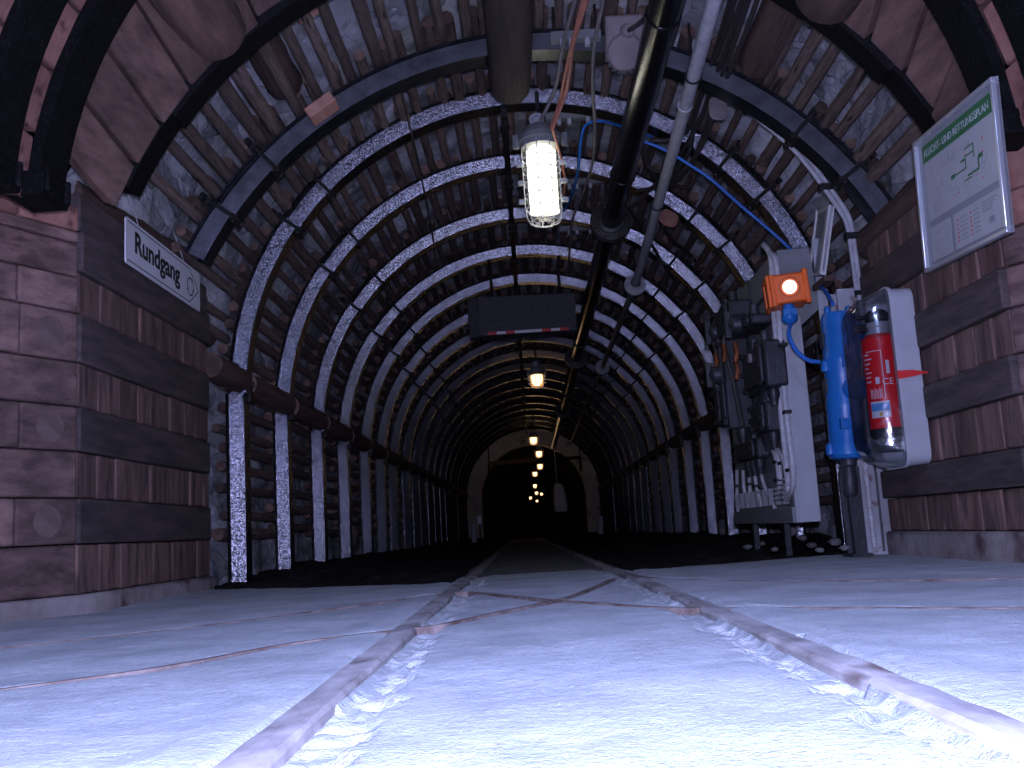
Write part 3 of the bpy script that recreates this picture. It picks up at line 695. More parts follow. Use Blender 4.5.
for k in range(4): rect(mb,.74,.27-.02*k,.90-.02*k,.278-.02*k,-0.0027)
rect(mb,.80,.12,.86,.16,-0.0027); 
for k in range(7): x=rd.uniform(.13,.30); y=rd.uniform(.09,.27); rect(mb,x,y,x+.04,y+.003,-0.0027)
mb.build('plan_lines', m_greyp, pl)
# ------------------------------------------------------------------ mine lamps
def lamp(loc, label, mt, energy, col, L=0.40, r=0.088):      # loc: top of the glass; the lamp hangs straight down from its cap
    t = thing('caged_lamp', label, 'lamp', loc, 'caged lamps along the tunnel')
    D = (0,0,-1)
    MB().lathe([(0.04,-0.085),(r*0.75,-0.08),(r*0.95,-0.06),(r*1.08,-0.03),(r*1.22,-0.026),(r*1.24,0.0),(r*1.1,0.006),(r*1.06,0.03)],(0,0,0),D,28).build('end_cap', m_grey, t)
    for sx in (-1,1):
        mb = MB(); mb.cyl((sx*r*1.38,-0.02,-0.035),(sx*r*1.38,-0.02,0.03),0.017,8); mb.build('cap_bolt', m_grey, t)
    mb = MB(); mb.lathe([(r,0.0),(r,L*0.3),(r*0.97,L*0.6),(r*0.92,L*0.9),(r*0.8,L*0.97),(r*0.4,L)],(0,0,0),D,28); mb.f = mb.f[:-2]; mb.m = mb.m[:-2]; mb.build('glass', m_glass if L > 0.3 else m_globe, t)
    if L < 0.3: MB().lathe([(0.03,-0.005),(0.06,-0.02),(0.066,-L*0.35),(0.06,-L*0.7),(0.035,-L*0.9),(0.005,-L*0.95)],(0,0,0),(0,0,1),18).build('bulb', mt, t)
    for x in (-0.036,0.036) if L > 0.3 else ():
        MB().tube([(x,0,-L*0.12),(x,0,-L*0.92)],0.037,14).build('light_tube', mt, t)
    MB().lathe([(r*0.8,0.0),(r*0.75,L*0.07),(r*0.3,L*0.09)],(0,0,0),D,20).build('reflector', m_reflect, t)
    mb = MB(); R = r*1.07; vs = []
    for k in range(9):
        g = 2*math.pi*k/9+0.3; c, n = math.cos(g), math.sin(g)
        mb.tube(spline([(R*c,R*n,0.0),(R*c,R*n,-L*0.5),(R*.95*c,R*.95*n,-L*0.9),(R*.75*c,R*.75*n,-L*1.04),(R*.3*c,R*.3*n,-L*1.07)],3),0.0024,5)
    for q, h in ((1.0,0.22),(1.0,0.38),(.99,.54),(.97,.70),(.94,.86),(.78,1.03),(.5,1.06)): mb.ring((0,0,-L*h),(0,0,1),R*q,0.0026,22,5)
    mb.build('wire_guard', m_galv, t)
    for h in (0.28,0.52,0.76):
        for sx in (-1,1): MB().box((sx*r*1.20,0,-L*h),(0.034,0.03,0.02)).build('guard_lug', m_light, t, bevel=0.003)
    MB().cyl((0,0.03,0.08),(0,0.03,max(0.12,2.36-loc[2])),0.010,8).build('hanger', m_dgrey, t)
    mb = MB(); mb.lathe([(0.03,0),(0.034,0.012),(0.034,0.03),(0.022,0.05),(0.018,0.06)],(-0.012,-0.02,0.06),(0,-0.35,0.9),16); mb.build('cable_gland', m_light, t)
    MB().ring((-0.012,-0.055,0.095),(0,-1,0.15),0.030,0.008,20,6).build('gland_ring', m_light, t)
    if energy:
        l = bpy.data.lights.new('lamp_light','POINT'); l.energy = energy; l.color = col; l.shadow_soft_size = 0.09
        lo = bpy.data.objects.new('lamp_light', l); COL.objects.link(lo); lo.location = (loc[0],loc[1],loc[2]-L-0.16)
    return t
lamp(tuple(atY(540,142,4.72)), 'nearest caged lamp, glowing white under the crown', m_tube, 0.8, (1,0.95,0.72))
LZ = 1.92
flab = ['second lamp from the camera, glowing warm white above the middle of the tunnel','third lamp from the camera, glowing at the top of the pale portal ring','fourth lamp from the camera, under the crown of the pale portal ring','fifth lamp from the camera, just below the red bar','sixth lamp from the camera, left of the dark pipe','seventh lamp from the camera, lone orange glow deep in the passage','eighth lamp from the camera, tiny glow beside a brighter one','ninth lamp from the camera, yellowish glow at the right of the deep cluster','tenth lamp from the camera, small glow at the left of the deep cluster','lowest lamp glow of the deep cluster']
far_l = [((537,380),LZ),((533.5,440.5),1.95),((539,454),1.95),((540,466.5),1.95),((535,474),1.95),((535,486),1.95),((536.5,493),1.95),((541.5,494),2.1),((530.5,498),1.9),((537,501),1.95)]
for (p, z), lb in zip(far_l, flab):
    q = atZ(p[0],p[1],z); y = min(q.y, 70); 
    if q.y > 70: q = atY(p[0],p[1],70)
    lamp((q.x,y,q.z+0.09), lb, m_warm, 0 , (1,0.6,0.3), L=0.17, r=0.075)
for y, e in ((11.6,0.15),(19.2,0.25),(22.0,1.0),(30,0.3)):
    l = bpy.data.lights.new('lamp_light','POINT'); l.shadow_soft_size = 0.08; l.energy=e; l.color=(1,0.62,0.33)
    lo = bpy.data.objects.new('lamp_light', l); COL.objects.link(lo); lo.location=(0.12,y,LZ-0.2)
# fitting added around the unseen light above the camera (its light is set at the top of the script)
t = thing('gallery_lamp', 'white tube lamp of the cross gallery, hung above the viewpoint', 'lamp', (0.12,0.45,2.16))
MB().box((0,0,0.03),(0.16,0.62,0.05)).build('housing', m_grey, t, bevel=0.008)
for x in (-0.035,0.035): MB().tube([(x,-0.26,-0.015),(x,0.26,-0.015)],0.013,10).build('light_tube', mat('lit_cold_tube',(0.8,0.9,1.0),emit=((0.4,0.5,1.0),3.0)), t)
# ------------------------------------------------------------------ overhead pipes
def pt_on(path, y):
    (a,b) = path; t = (y-a.y)/(b.y-a.y); return a.lerp(b,t)
pz = 2.03
pa = atZ(666,4,pz); pb = atZ(560,433,pz)
pb = Vector((pa.x-0.01, 22.6, pz)); pa2 = pt_on((pa,pb), 1.0)
pf = atZ(607,222,pz)
pm = thing('black_pipe', 'thick black pipe hanging right of the crown along the tunnel', 'pipe', (pa.x,0,pz))
mb = MB(); mb.tube([pa2,pb],0.063,24); local(mb,pm).build('pipe_run', m_pipe, pm)
for fy in (pf.y, pf.y+4.9, pf.y+9.8):
    c = pt_on((pa2,pb),fy); mb = MB()
    mb.lathe([(0.07,-0.06),(0.085,-0.055),(0.085,-0.035),(0.125,-0.03),(0.128,-0.008),(0.10,-0.006),(0.10,0.006),(0.128,0.008),(0.125,0.03),(0.085,0.035),(0.085,0.055),(0.07,0.06)],c,(0,1,0),24)
    for k in range(8):
        g = 2*math.pi*(k+.5)/8; d = Vector((math.cos(g),0,math.sin(g)))*0.108; mb.cyl(c+d+Vector((0,-0.05,0)),c+d+Vector((0,0.05,0)),0.012,6)
    local(mb,pm).build('flange', m_clamp, pm)
mb = MB()
for fx, fy in ((655,14),(622,174)):
    c = pt_on((pa2,pb), atZ(fx,fy,pz).y); mb.ring(c,(0,1,0),0.063,0.006,24,6)
local(mb,pm).build('weld_collar', m_pipe, pm)
mb = MB()
for y in (RIBY[1]+0.12, RIBY[5]+.1, RIBY[9]+.1):
    c = pt_on((pa2,pb),y); mb.ring(c,(0,1,0),0.068,0.008,20,6); mb.cyl(c+Vector((0,0,0.06)),c+Vector((0,0,0.36)),0.009,6)
local(mb,pm).build('hanger', m_clamp, pm)
g0 = atZ(715,-2,2.05); g1 = atZ(635,285,2.0); g0b = g0+(g0-g1)*0.5
hp = thing('grey_pipe', 'slimmer dusty grey pipe right of the black pipe, with round end flanges', 'pipe', g1)
mb = MB(); mb.tube(spline([g0b,g0,(g0*0.4+g1*0.6)+Vector((0.008,0,0.01)),g1],5),0.030,16); local(mb,hp).build('pipe_run', m_galv, hp)
g2 = Vector((g1.x+0.01, 11.3, 1.98))
mb = MB(); mb.tube([g1,g2],0.026,14); mb.tube([g2,Vector((g1.x+.02,21,1.97))],0.024,10); local(mb,hp).build('far_pipe_run', m_grey, hp)
for c in (g1,g2):
    mb = MB(); mb.lathe([(0.03,-0.05),(0.045,-0.03),(0.082,-0.015),(0.085,0.012),(0.04,0.02),(0.028,0.06)],c,(0.02,1,0),24)
    for k in range(4):
        g = 2*math.pi*(k+.5)/4; d = Vector((math.cos(g),0,math.sin(g)))*0.062; mb.cyl(c+d+Vector((0,-0.026,0)),c+d+Vector((0,0.02,0)),0.01,6)
    local(mb,hp).build('round_flange', m_galv, hp)
mb = MB(); cc = g0.lerp(g1,0.22); mb.ring(cc,(g1-g0),0.031,0.005,18,6); local(mb,hp).build('weld_collar', m_galv, hp)
mb = MB()
for k in (0.15,0.55,0.98):
    c = g0.lerp(g1,k); mb.ring(c,(0,1,0),0.034,0.005,16,6); mb.cyl(c+Vector((0,0,0.03)),c+Vector((0,0,0.24)),0.006,6)
local(mb,hp).build('hanger', m_clamp, hp)
# ------------------------------------------------------------------ cables over the lamp and their brackets
def cable(px, z, r, m, label, name='cable', group=None, n=6):
    pts = []
    for q in px:
        zz = q[2] if len(q) > 2 else z
        pts.append(atZ(q[0],q[1],zz))
    return tag(MB().tube(spline(pts,n), r, 8).build(name, m), label, 'cable', group)
CG = 'cables above the nearest lamp'
cable([(584,-40),(575,0),(563,45),(556,85),(545,112,2.08),(540,121,2.03)],2.15,0.0085,m_cable,'grey cable running into the gland of the nearest lamp',group=CG)
cable([(598,-40),(587,0),(573,45),(570,70),(565,95),(555,122,2.08),(552,130,2.06)],2.15,0.0085,m_rcable,'reddish cable above the nearest lamp, right one of the pair',group=CG)
cable([(592,-40),(583,0),(571,47),(565,75),(560,100),(551,128,2.07)],2.155,0.0075,m_rcable,'reddish cable above the nearest lamp, left one of the pair',group=CG)
cable([(607,-40),(603,0),(594,48),(593,90),(595,130),(592,165),(580,200),(572,222),(569,260)],2.13,0.0085,m_cable,'grey cable passing right of the nearest lamp and on into the tunnel',group=CG)
cable([(553,130,2.06),(560,155,2.02),(565,180,2.0),(563,194,2.0),(558,190,2.02)],2.0,0.007,m_rcable,'orange cable loop hanging right of the nearest lamp',group=CG)
cable([(655,138,2.2),(620,126,2.19),(600,121),(586,125),(581,140,2.12),(578,170,2.08),(572,195,2.1),(564,210,2.12)],2.16,0.007,m_bluec,'blue cable hanging beside the nearest lamp',group=CG)
def bracket(x0,x1,z,Y,label):
    t = thing('cable_bracket', label, 'bracket', ((x0+x1)/2,Y,z), 'cable brackets under the roof')
    w = x1-x0; mb = MB(); mb.box((0,0,0),(w,0.045,0.004)); mb.box((0,-0.022,0.018),(w,0.004,0.036)); mb.box((0,0.022,0.018),(w,0.004,0.036)); mb.build('channel', m_grey, t)
    mb = MB()
    for s in (-1,1): mb.cyl((s*w*0.42,0,0),(s*w*0.42,0,0.16),0.006,6)
    mb.build('rod', m_clamp, t)
    for k in (0.22,0.40,0.72):
        mb = MB(); mb.box((-w/2+w*k,-0.01,-0.016),(0.022,0.035,0.032)); mb.build('clip', m_light, t, bevel=0.003)
    return t
bb = [((551,601),42,4.05),((546,604),121,4.96+.25),((560,602),186,RIBY[1]+.3),((560,602),232,RIBY[2]+.3)]
bl = ['grey cable bracket at the top, beyond the crown of the dark arch','grey cable bracket right behind the nearest lamp gland','grey cable bracket right of the nearest lamp tube','grey cable bracket just beyond the far tip of the nearest lamp']
for ((xa_,xb_),y,Y), lb in zip(bb,bl):
    A_ = atY(xa_,y,Y); B_ = atY(xb_,y,Y); bracket(A_.x,B_.x,A_.z,Y,lb)
# thin hanging line at left
pts = [atY(x,y,Y) for x,y,Y in ((380,-20,4.3),(393,55,4.35),(403,100,4.6),(413,140,4.9),(421,175,5.6),(432,232,6.6),(436,262,7.4))]
tag(MB().tube(spline(pts,5),0.006,6).build('hanging_wire', m_bcable), 'thin black wire hanging across the arches left of the crown', 'wire')
# junction box with round lid
jb = atY(624,38,4.02)
t = thing('junction_box', 'dusty square junction box with a round lid left of the black pipe', 'junction box', jb)
Rm = Matrix.Rotation(math.radians(30),3,'X')
MB().box((0,0,0),(0.165,0.06,0.19),Rm).build('housing', m_tag, t, bevel=0.012)
MB().lathe([(0.078,0),(0.078,0.02),(0.07,0.028),(0.01,0.03)],Rm@Vector((0.0,-0.028,-0.055)),Rm@Vector((0,-1,0)),28).build('round_lid', m_tag, t)
mb = MB(); mb.lathe([(0.03,0),(0.03,0.03),(0.018,0.04)],Rm@Vector((0.01,-0.03,0.03)),Rm@Vector((0,-1,0)),16); mb.build('cable_gland', m_tag, t)
mb = MB(); mb.tube(spline([Rm@Vector((0.01,-0.06,0.03)),Rm@Vector((0.04,-0.1,0.05)),Vector((0.12,-0.05,0.08))],5),0.010,8); mb.build('cable_stub', m_bcable, t)
mb = MB()
for k in range(9):
    g = math.radians(200+k*17); mb.box(Rm@Vector((0.084*math.cos(g),-0.03,-0.055+0.084*math.sin(g))),(0.016,0.012,0.016),Rm)
mb.build('lid_bolt', m_clamp, t)
# cable tangle on the right of the pipes
TG = 'dark cables sagging right of the pipes'
tang = [
 [(745,-10,2.1),(728,45,2.12),(712,85,2.12),(700,120,2.1),(683,150,2.1),(665,180,2.1)],
 [(738,-10,2.1),(722,40,2.14),(705,80,2.15),(694,118,2.12),(690,150,2.08),(672,172,2.06),(650,168,2.08),(644,150,2.14),(655,138,2.16)],
 [(752,-10,2.08),(735,40,2.1),(716,92,2.1),(706,128,2.08),(690,165,2.05),(670,185,2.08),(640,190,2.12)],
 [(760,-8,2.06),(742,42,2.08),(720,95,2.09),(705,140,2.05),(682,172,2.04),(655,185,2.08),(640,200,2.1),(628,208,2.1)],
 [(733,-10,2.16),(716,50,2.18),(702,95,2.16),(688,130,2.14),(668,140,2.14),(650,142,2.15),(646,160,2.1),(662,182,2.08),(690,188,2.1)],
 [(664,225,2.0),(672,240,2.0),(690,255,2.02),(705,275,2.02),(716,300,1.95)],
 [(628,205,2.1),(640,222,2.06),(652,245,2.04),(664,265,2.02),(676,282,2.0)],
]
tl = ['dark cable of the tangle, leftmost sagging one beside the grey pipe','dark cable of the tangle that bends back to the black pipe','dark cable of the tangle running over the pale tag','outermost dark cable of the tangle at the right','dark cable of the tangle looping below the first bright arch','dark cable running down over the arches right of the grey flange','dark cable passing left of the grey flange']
for q, lb in zip(tang, tl): cable(q, 2.1, 0.011, m_bcable, lb, group=TG, name='sagging_cable')
def plate(px, Y, w, h, m, label, rot=0.2):
    p = atY(px[0],px[1],Y); mb = MB(); pts=[]
    for k in range(20):
        g = 2*math.pi*k/20; pts.append((w/2*math.copysign(abs(math.cos(g))**0.6,math.cos(g)),0,h/2*math.copysign(abs(math.sin(g))**0.7,math.sin(g))))
    mb.hexa(pts,(0,0.01,0)); mb.ring((0,-0.002,h*0.34),(0,1,0),0.008,0.003,12,5)
    o = mb.build('cable_tag', m, loc=p, bevel=0.002); o.rotation_euler=(math.radians(-15),rot,0.1); return tag(o,label,'tag','plates hanging on the cables')
plate((718,108),4.32,0.085,0.125,m_tag,'pale oval tag hanging on the cables at the dark arch',0.15)
plate((669,218),5.75,0.115,0.11,m_oboard,'reddish plate hanging behind the grey pipe',0.5)
# blue cable along the first bright arch, pale conduit along the dark arch
pts = [atY(x,y,4.88) for x,y in ((640,140),(665,150),(690,165),(712,180),(740,205),(765,226),(785,244),(802,262))] + [atY(815,281,4.5),atY(826,292,4.2),atY(833,304,4.05)]
tag(MB().tube(spline(pts,5),0.0085,8).build('blue_cable', m_bluec), 'bright blue cable following the first bright arch down to the blue cylinder', 'cable')
pts = [(700,85),(736,103),(763,123),(789,145),(808,166),(824,188),(838,208),(847,225),(852,256),(857,295),(862,340),(866,380)]
cd = thing('conduit_pair', 'pair of pale conduits clipped along the dark arch down the right wall', 'conduit', atY(824,188,4.33))
for dx in (0,0.024):
    q = spline([atY(x,y,4.33)+Vector((dx*0.7,0,dx*0.7)) for x,y in pts],5); mb = MB(); mb.tube(q,0.0105,10); local(mb,cd).build('conduit', m_galv, cd)
for x,y in ((749,112),(789,146),(824,189),(850,238),(857,296)):
    c = atY(x,y,4.33)+Vector((0.008,0,0.008)); mb = MB(); mb.box(c,(0.06,0.036,0.03)); local(mb,cd).build('clip', m_clamp, cd, bevel=0.003)
# ------------------------------------------------------------------ electrical panel on the right
XP = 1.16; Y0, Y1 = 4.40, 5.66; ZB, ZT = 0.145, 1.36
ep = thing('electrical_panel', 'tall grey sheet steel panel with cables at the right wall', 'electrical panel', (XP,Y0,ZB))
mb = MB(); mb.box((XP+0.01,(Y0+Y1)/2,(ZB+ZT)/2+0.0),(0.012,Y1-Y0,ZT-ZB)); local(mb,ep).build('back_plate', m_grey, ep)
mb = MB(); mb.box((XP+0.045,Y0,(ZB+1.06)/2),(0.10,0.012,1.06-ZB)); mb.box((XP-0.004,Y0+0.012,(ZB+1.06)/2),(0.016,0.036,1.06-ZB)); local(mb,ep).build('side_flange', m_light, ep, bevel=0.004)
mb = MB(); mb.hexa([(XP-0.005,Y0,1.06),(XP+0.045,Y0,1.0),(XP+0.10,Y0,1.02),(XP+0.185,Y0,1.09),(XP+0.165,Y0,1.37),(XP+0.02,Y0,1.37)],(0,0.01,0)); local(mb,ep).build('top_bracket', m_grey, ep, bevel=0.002)
mb = MB(); mb.box((XP+0.20,Y0-0.008,1.20),(0.045,0.012,0.42)); local(mb,ep).build('bracket_upright', m_light, ep, bevel=0.003)
mb = MB(); mb.box((XP-0.01,(Y0+Y1)/2,ZB+0.035),(0.035,Y1-Y0,0.07)); local(mb,ep).build('bottom_flange', m_grey, ep, bevel=0.004)
mb = MB(); mb.box((XP-0.004,(Y0+Y1)/2+.1,1.20),(0.008,Y1-Y0-0.25,0.012)); mb.box((XP-0.004,Y0+.5,1.29),(0.008,.01,0.14)); local(mb,ep).build('seam', m_dgrey, ep)
def pcable(px, r=0.012, off=0.02, m=m_galv):
    q = [atX(x,y,XP-off) for x,y in px]; mb = MB(); mb.tube(spline(q,5), r, 8); return local(mb,ep).build('panel_cable', m, ep)
pcable([(769,252),(776,262),(778,300),(781,350),(786,410),(792,460),(793,486),(786,500)],0.013)
pcable([(764,245),(771,258),(773,300),(777,350),(781,410),(786,460),(788,484),(781,496)],0.013)
pcable([(771,430),(777,448),(784,462),(787,480),(789,494)],0.010); pcable([(773,428),(776,446),(780,470),(781,496)],0.010)
pcable([(764,448),(772,450),(777,462),(779,480),(780,497)],0.010)
pcable([(737,470),(737,490),(738,512)],0.009); pcable([(743,470),(744,488),(747,505)],0.009); pcable([(749,470),(750,490),(752,508)],0.009)
pcable([(754,470),(757,488),(762,506)],0.009); pcable([(760,468),(764,485),(771,500),(775,508)],0.009)
mb = MB()
for k in range(9): 
    y = Y0+0.12+0.13*k; mb.box((XP-0.02,y,0.27),(0.03,0.012,0.08))
for k in range(5): mb.box((XP-0.02,Y0+0.18,0.25+0.022*k),(0.03,0.2,0.006))
local(mb,ep).build('cable_rack', m_grey, ep)
mb = MB()
for x,y in ((783,345),(787,412),(790,470),(777,462),(778,480),(782,463),(738,486),(750,484),(762,487),(756,486)):
    c = atX(x,y,XP-0.022); mb.box(c,(0.03,0.05,0.014))
local(mb,ep).build('cable_clip', m_clamp, ep)
mb = MB()
for y in (Y0+0.35,Y1-0.25): mb.box((XP+0.03,y,0.05),(0.03,0.035,0.20))
local(mb,ep).build('foot', m_dgrey, ep, bevel=0.004)
# switchgear in front of it
def gear(label, pxbox, depth, details, group='black switchgear on the grey panel'):
    (xa,ya,xb,yb) = pxbox
    a = atX(xb,ya,XP-0.01); b = atX(xa,yb,XP-depth)
    y0, y1 = sorted((a.y,b.y)); z0, z1 = sorted((a.z,b.z))
    t = thing('switchgear_box', label, 'switch box', (XP-depth/2,(y0+y1)/2,z0), group)
    w, h = y1-y0, z1-z0
    MB().box((0.0,0,h/2),(depth-0.004,w,h)).build('housing', m_dgrey, t, bevel=0.012)
    MB().box((-depth/2-0.008,0,h*0.52),(0.02,w*0.86,h*0.8)).build('cover', m_dgrey, t, bevel=0.008)
    mb = MB()
    for sy in (-1,1):
        for zz in (0.12,0.5,0.92): mb.cyl((-depth/2-0.03,sy*w*0.39,h*zz),(-depth/2-0.01,sy*w*0.39,h*zz),0.012,6)
    mb.build('bolt', m_clamp, t)
    if 'knob' in details:
        mb = MB(); mb.lathe([(0.05,0),(0.045,0.04),(0.03,0.05),(0.012,0.06)],(-depth/2-0.018,0,h*0.6),(-1,0,0),20); mb.box((-depth/2-0.075,0,h*0.6),(0.03,0.025,0.13)); mb.build('switch_handle', m_dgrey, t, bevel=0.004)
    if 'gland' in details:
        for sy in (-0.25,0.0,0.25):
            mb = MB(); mb.lathe([(0.026,0),(0.028,-0.03),(0.02,-0.05),(0.016,-0.075)],(0,sy*w,0.0),(0,0,1),14); mb.build('cable_gland', m_dgrey, t)
    if 'window' in details:
        MB().lathe([(0.022,0),(0.022,0.012)],(-depth/2-0.018,-w*0.05,h*0.75),(-1,0,0),16).build('dial', m_tag, t)
    mb = MB(); mb.cyl((-0.02,-w*0.3,h),(-0.02,-w*0.3,h+0.05),0.022,10); mb.cyl((-0.02,w*0.25,h),(-0.02,w*0.25,h+0.05),0.022,10); mb.build('top_gland', m_dgrey, t)
    return t
gear('upper black switchgear box on the grey panel, below the orange lamp', (738,312,772,336), 0.11, ('knob',))
gear('large black switchgear box with a small dial on the grey panel', (748,338,783,398), 0.10, ('window','gland'))
gear('black switch box with a handle at the left of the grey panel', (728,336,746,430), 0.14, ('knob','gland'))
gear('lower black switch box with cables leaving below it on the grey panel', (756,400,780,436), 0.08, ('gland',))
gear('lowest dark grey terminal box on the grey panel', (738,436,768,464), 0.07, ('gland',))
gear('black terminal box above the left switch box on the panel', (731,312,737,334), 0.12, ())
gear('small black switch box at the upper left corner of the switchgear', (722,318,740,350), 0.10, ('knob',))
gear('small black switch box at the lower left of the switchgear, left of the panel edge', (719,386,740,428), 0.12, ())
ll = ['copper coloured lead at the left of the switchgear, outermost','copper coloured lead at the left of the switchgear, second from the outside','copper coloured lead beside the left switch box','lower copper coloured lead, outermost']  # lamp reflections on the black gear, shaped as copper-coloured strips
for (x,y),lb in zip(((717,362),(725,353),(737,352),(738,370)),ll):
    c = atX(x,y,XP-0.17); tag(MB().tube(spline([c+Vector((0,0.02,0.045)),c,c+Vector((-0.01,0.0,-0.045))],4),0.011,8).build('copper_lead', m_glint), lb, 'lead', 'copper leads of the switchgear')
ll = ['black cable at the far edge of the switchgear, outermost','black cable at the far edge of the switchgear, next to the outermost','black cable beside the left switch box']
for k, lb in enumerate(ll):
    c = atX(719+k*6,334+5*k,XP-0.10); tag(MB().tube(spline([c+Vector((0,0,0.10)),c+Vector((-0.03,0.02,0)),c+Vector((0,0.03,-0.18)),c+Vector((0.02,0,-0.42))],5),0.013,8).build('black_cable', m_bcable), lb, 'cable', 'black cables of the switchgear')
# ------------------------------------------------------------------ orange signal lamp
po = atY(789,288,4.16)
al = thing('signal_lamp', 'orange signal box with a round white light on the grey panel', 'signal lamp', po)
Rz = Matrix.Rotation(math.radians(-8),3,'Z') @ Matrix.Rotation(math.radians(-3),3,'Y')
MB().box(Rz@Vector((0.0,0.07,0)),(0.138,0.16,0.128),Rz).build('housing', m_orange, al, bevel=0.010)
mb = MB(); mb.box(Rz@Vector((0.072,0.0,0.0)),(0.022,0.03,0.15),Rz); mb.box(Rz@Vector((-0.068,0.0,-0.004)),(0.02,0.03,0.14),Rz); mb.build('rim', m_orange, al, bevel=0.005)
MB().box(Rz@Vector((-0.078,0.085,0.0)),(0.01,0.11,0.10),Rz).build('side_window', m_dgrey, al, bevel=0.004)
mb = MB(); mb.box(Rz@Vector((-0.080,0.02,0.0)),(0.02,0.02,0.14),Rz); mb.box(Rz@Vector((-0.080,0.15,0.0)),(0.02,0.02,0.14),Rz); mb.box(Rz@Vector((-0.080,0.085,-0.06)),(0.02,0.14,0.02),Rz); mb.box(Rz@Vector((-0.080,0.085,0.06)),(0.02,0.14,0.02),Rz); mb.build('side_frame', m_orange, al, bevel=0.003)
MB().lathe([(0.030,0),(0.029,0.01),(0.022,0.016),(0.008,0.019)],Rz@Vector((0.002,-0.008,0.002)),Rz@Vector((0,-1,0)),24).build('lens', m_lens, al)
mb = MB()
for k in range(26):
    g = 2*math.pi*k/26; c = Rz@Vector((0.002+0.042*math.cos(g),-0.0105,0.002+0.042*math.sin(g))); mb.lathe([(0.0028,0),(0.0028,0.003)],c,Rz@Vector((0,-1,0)),8)
mb.build('hole_ring', m_ink, al)
mb = MB(); mb.lathe([(0.022,0),(0.026,-0.02),(0.026,-0.045),(0.034,-0.05),(0.034,-0.07),(0.02,-0.085)],Rz@Vector((-0.008,0.04,-0.062)),(0,0,1),16); mb.box(Rz@Vector((-0.008,0.04,-0.10)),(0.055,0.05,0.03),Rz); mb.build('blue_plug', m_blue, al)
mb = MB(); q = [po+Rz@Vector((-0.008,0.04,-0.14))]+[atY(x,y,4.12) for x,y in ((789,335),(796,350),(808,360),(820,362))]
mb.tube(spline(q,6),0.009,8); local(mb,al).build('blue_lead', m_bluec, al)
mb = MB(); mb.box(Vector((0.03,0.16,0.02)),(0.05,0.12,0.04)); mb.build('mount', m_grey, al)
# ------------------------------------------------------------------ narrow white framed plate seen almost edge on
q = [atY(819,212,4.52),atY(833,205,4.20),atY(824,275,4.20),atY(811,278,4.52)]
wp = thing('narrow_notice', 'white framed notice seen almost edge on above the orange signal box', 'notice', q[3])
ax_ = (q[2]-q[3]); up_ = (q[0]-q[3]); nn = ax_.cross(up_).normalized()
mb = MB(); mb.hexa(q,nn*0.01); local(mb,wp).build('board', m_greyp, wp)
mb = MB(); e1 = ax_.normalized()*0.03; e2 = up_.normalized()*0.016; nf = -nn*0.008
mb.hexa([q[3],q[3]+e1,q[0]+e1,q[0]],nn*0.026); mb.hexa([q[2]-e1*1.6,q[2],q[1],q[1]-e1*1.6],nn*0.026); mb.hexa([q[3],q[2],q[2]+e2,q[3]+e2],nn*0.02); mb.hexa([q[0]-e2,q[1]-e2,q[1],q[0]],nn*0.02)
mb.v = [tuple(Vector(v)+nf) for v in mb.v]; local(mb,wp).build('frame', m_cream, wp)
mb = MB(); a_ = q[2]-ax_*0.2+Vector((0.02,0,-0.01)); mb.box(a_+Vector((0,0.1,-0.015)),(0.05,0.3,0.025)); local(mb,wp).build('shelf_strip', m_log, wp)
# ------------------------------------------------------------------ blue cylinder
ca, cb = atY(838,312,4.02), atY(848.5,460,4.02)
bc = thing('blue_cylinder', 'blue painted cylinder unit hanging between panel and extinguisher', 'cylinder', cb)
ax = (ca-cb); Lc = ax.length; axn = ax.normalized(); R0 = 0.071
mb = MB(); mb.lathe([(0.03,0),(R0*0.95,0.006),(R0*1.1,0.02),(R0*1.1,0.06),(R0,0.075),(R0,0.20),(R0*1.03,0.21),(R0*1.03,0.23),(R0,0.24),(R0,Lc*0.63),(R0*1.05,Lc*0.64),(R0*1.05,Lc*0.68),(R0,Lc*0.69),(R0,Lc-0.03),(R0*0.9,Lc-0.008),(0.03,Lc)],cb,axn,28); local(mb,bc).build('body', m_blue, bc)
side = axn.cross(Vector((0,1,0))).normalized()*1
fr = Vector((0,-1,0))
def boss(h, s, r, l, name='boss'):
    c = cb+axn*h+side*s*R0*0.5+fr*R0*0.6; d = (fr+side*s*0.6).normalized(); mb = MB(); mb.lathe([(r,0),(r,l*0.7),(r*0.8,l),(r*0.3,l*1.05)],c,d,20)
    mb.lathe([(r*0.55,0.0),(r*0.5,r*2.2),(r*0.3,r*2.6)],c+d*0.01-axn*r*0.4,-axn+d*0.1,14); local(mb,bc).build(name, m_blue, bc)
sgnx = 1 if side.x > 0 else -1
boss(Lc*0.84, sgnx*0.8, 0.045, 0.05); boss(Lc*0.46, sgnx*0.5, 0.05, 0.055); 
mb = MB(); 
for h, s in ((0.04,-1.05),(0.04,0.9),(Lc*0.62,-1.0)): mb.lathe([(0.018,0),(0.02,0.02),(0.016,0.045)],cb+axn*h+side*s*R0*sgnx+fr*0.02-axn*0.02,axn,12)
for s in (-0.6,0.6): mb.lathe([(0.014,0),(0.014,0.03),(0.006,0.035)],cb+axn*(Lc-0.01)+side*s*R0,axn,10)
mb.box(cb+axn*(Lc*0.645)+fr*R0,(0.04,0.03,0.05)); mb.box(cb+axn*0.14+fr*R0,(0.05,0.02,0.03)); mb.box(cb+axn*0.14+fr*R0+side*0.03,(0.03,0.03,0.04)); local(mb,bc).build('fitting', m_blue, bc, bevel=0.003)
mb = MB(); 
for h in (0.30,Lc*0.80): mb.box(cb+axn*h-side*sgnx*R0*0.98+fr*0.0,(0.018,0.04,0.06))
local(mb,bc).build('name_plate', m_dgrey, bc)
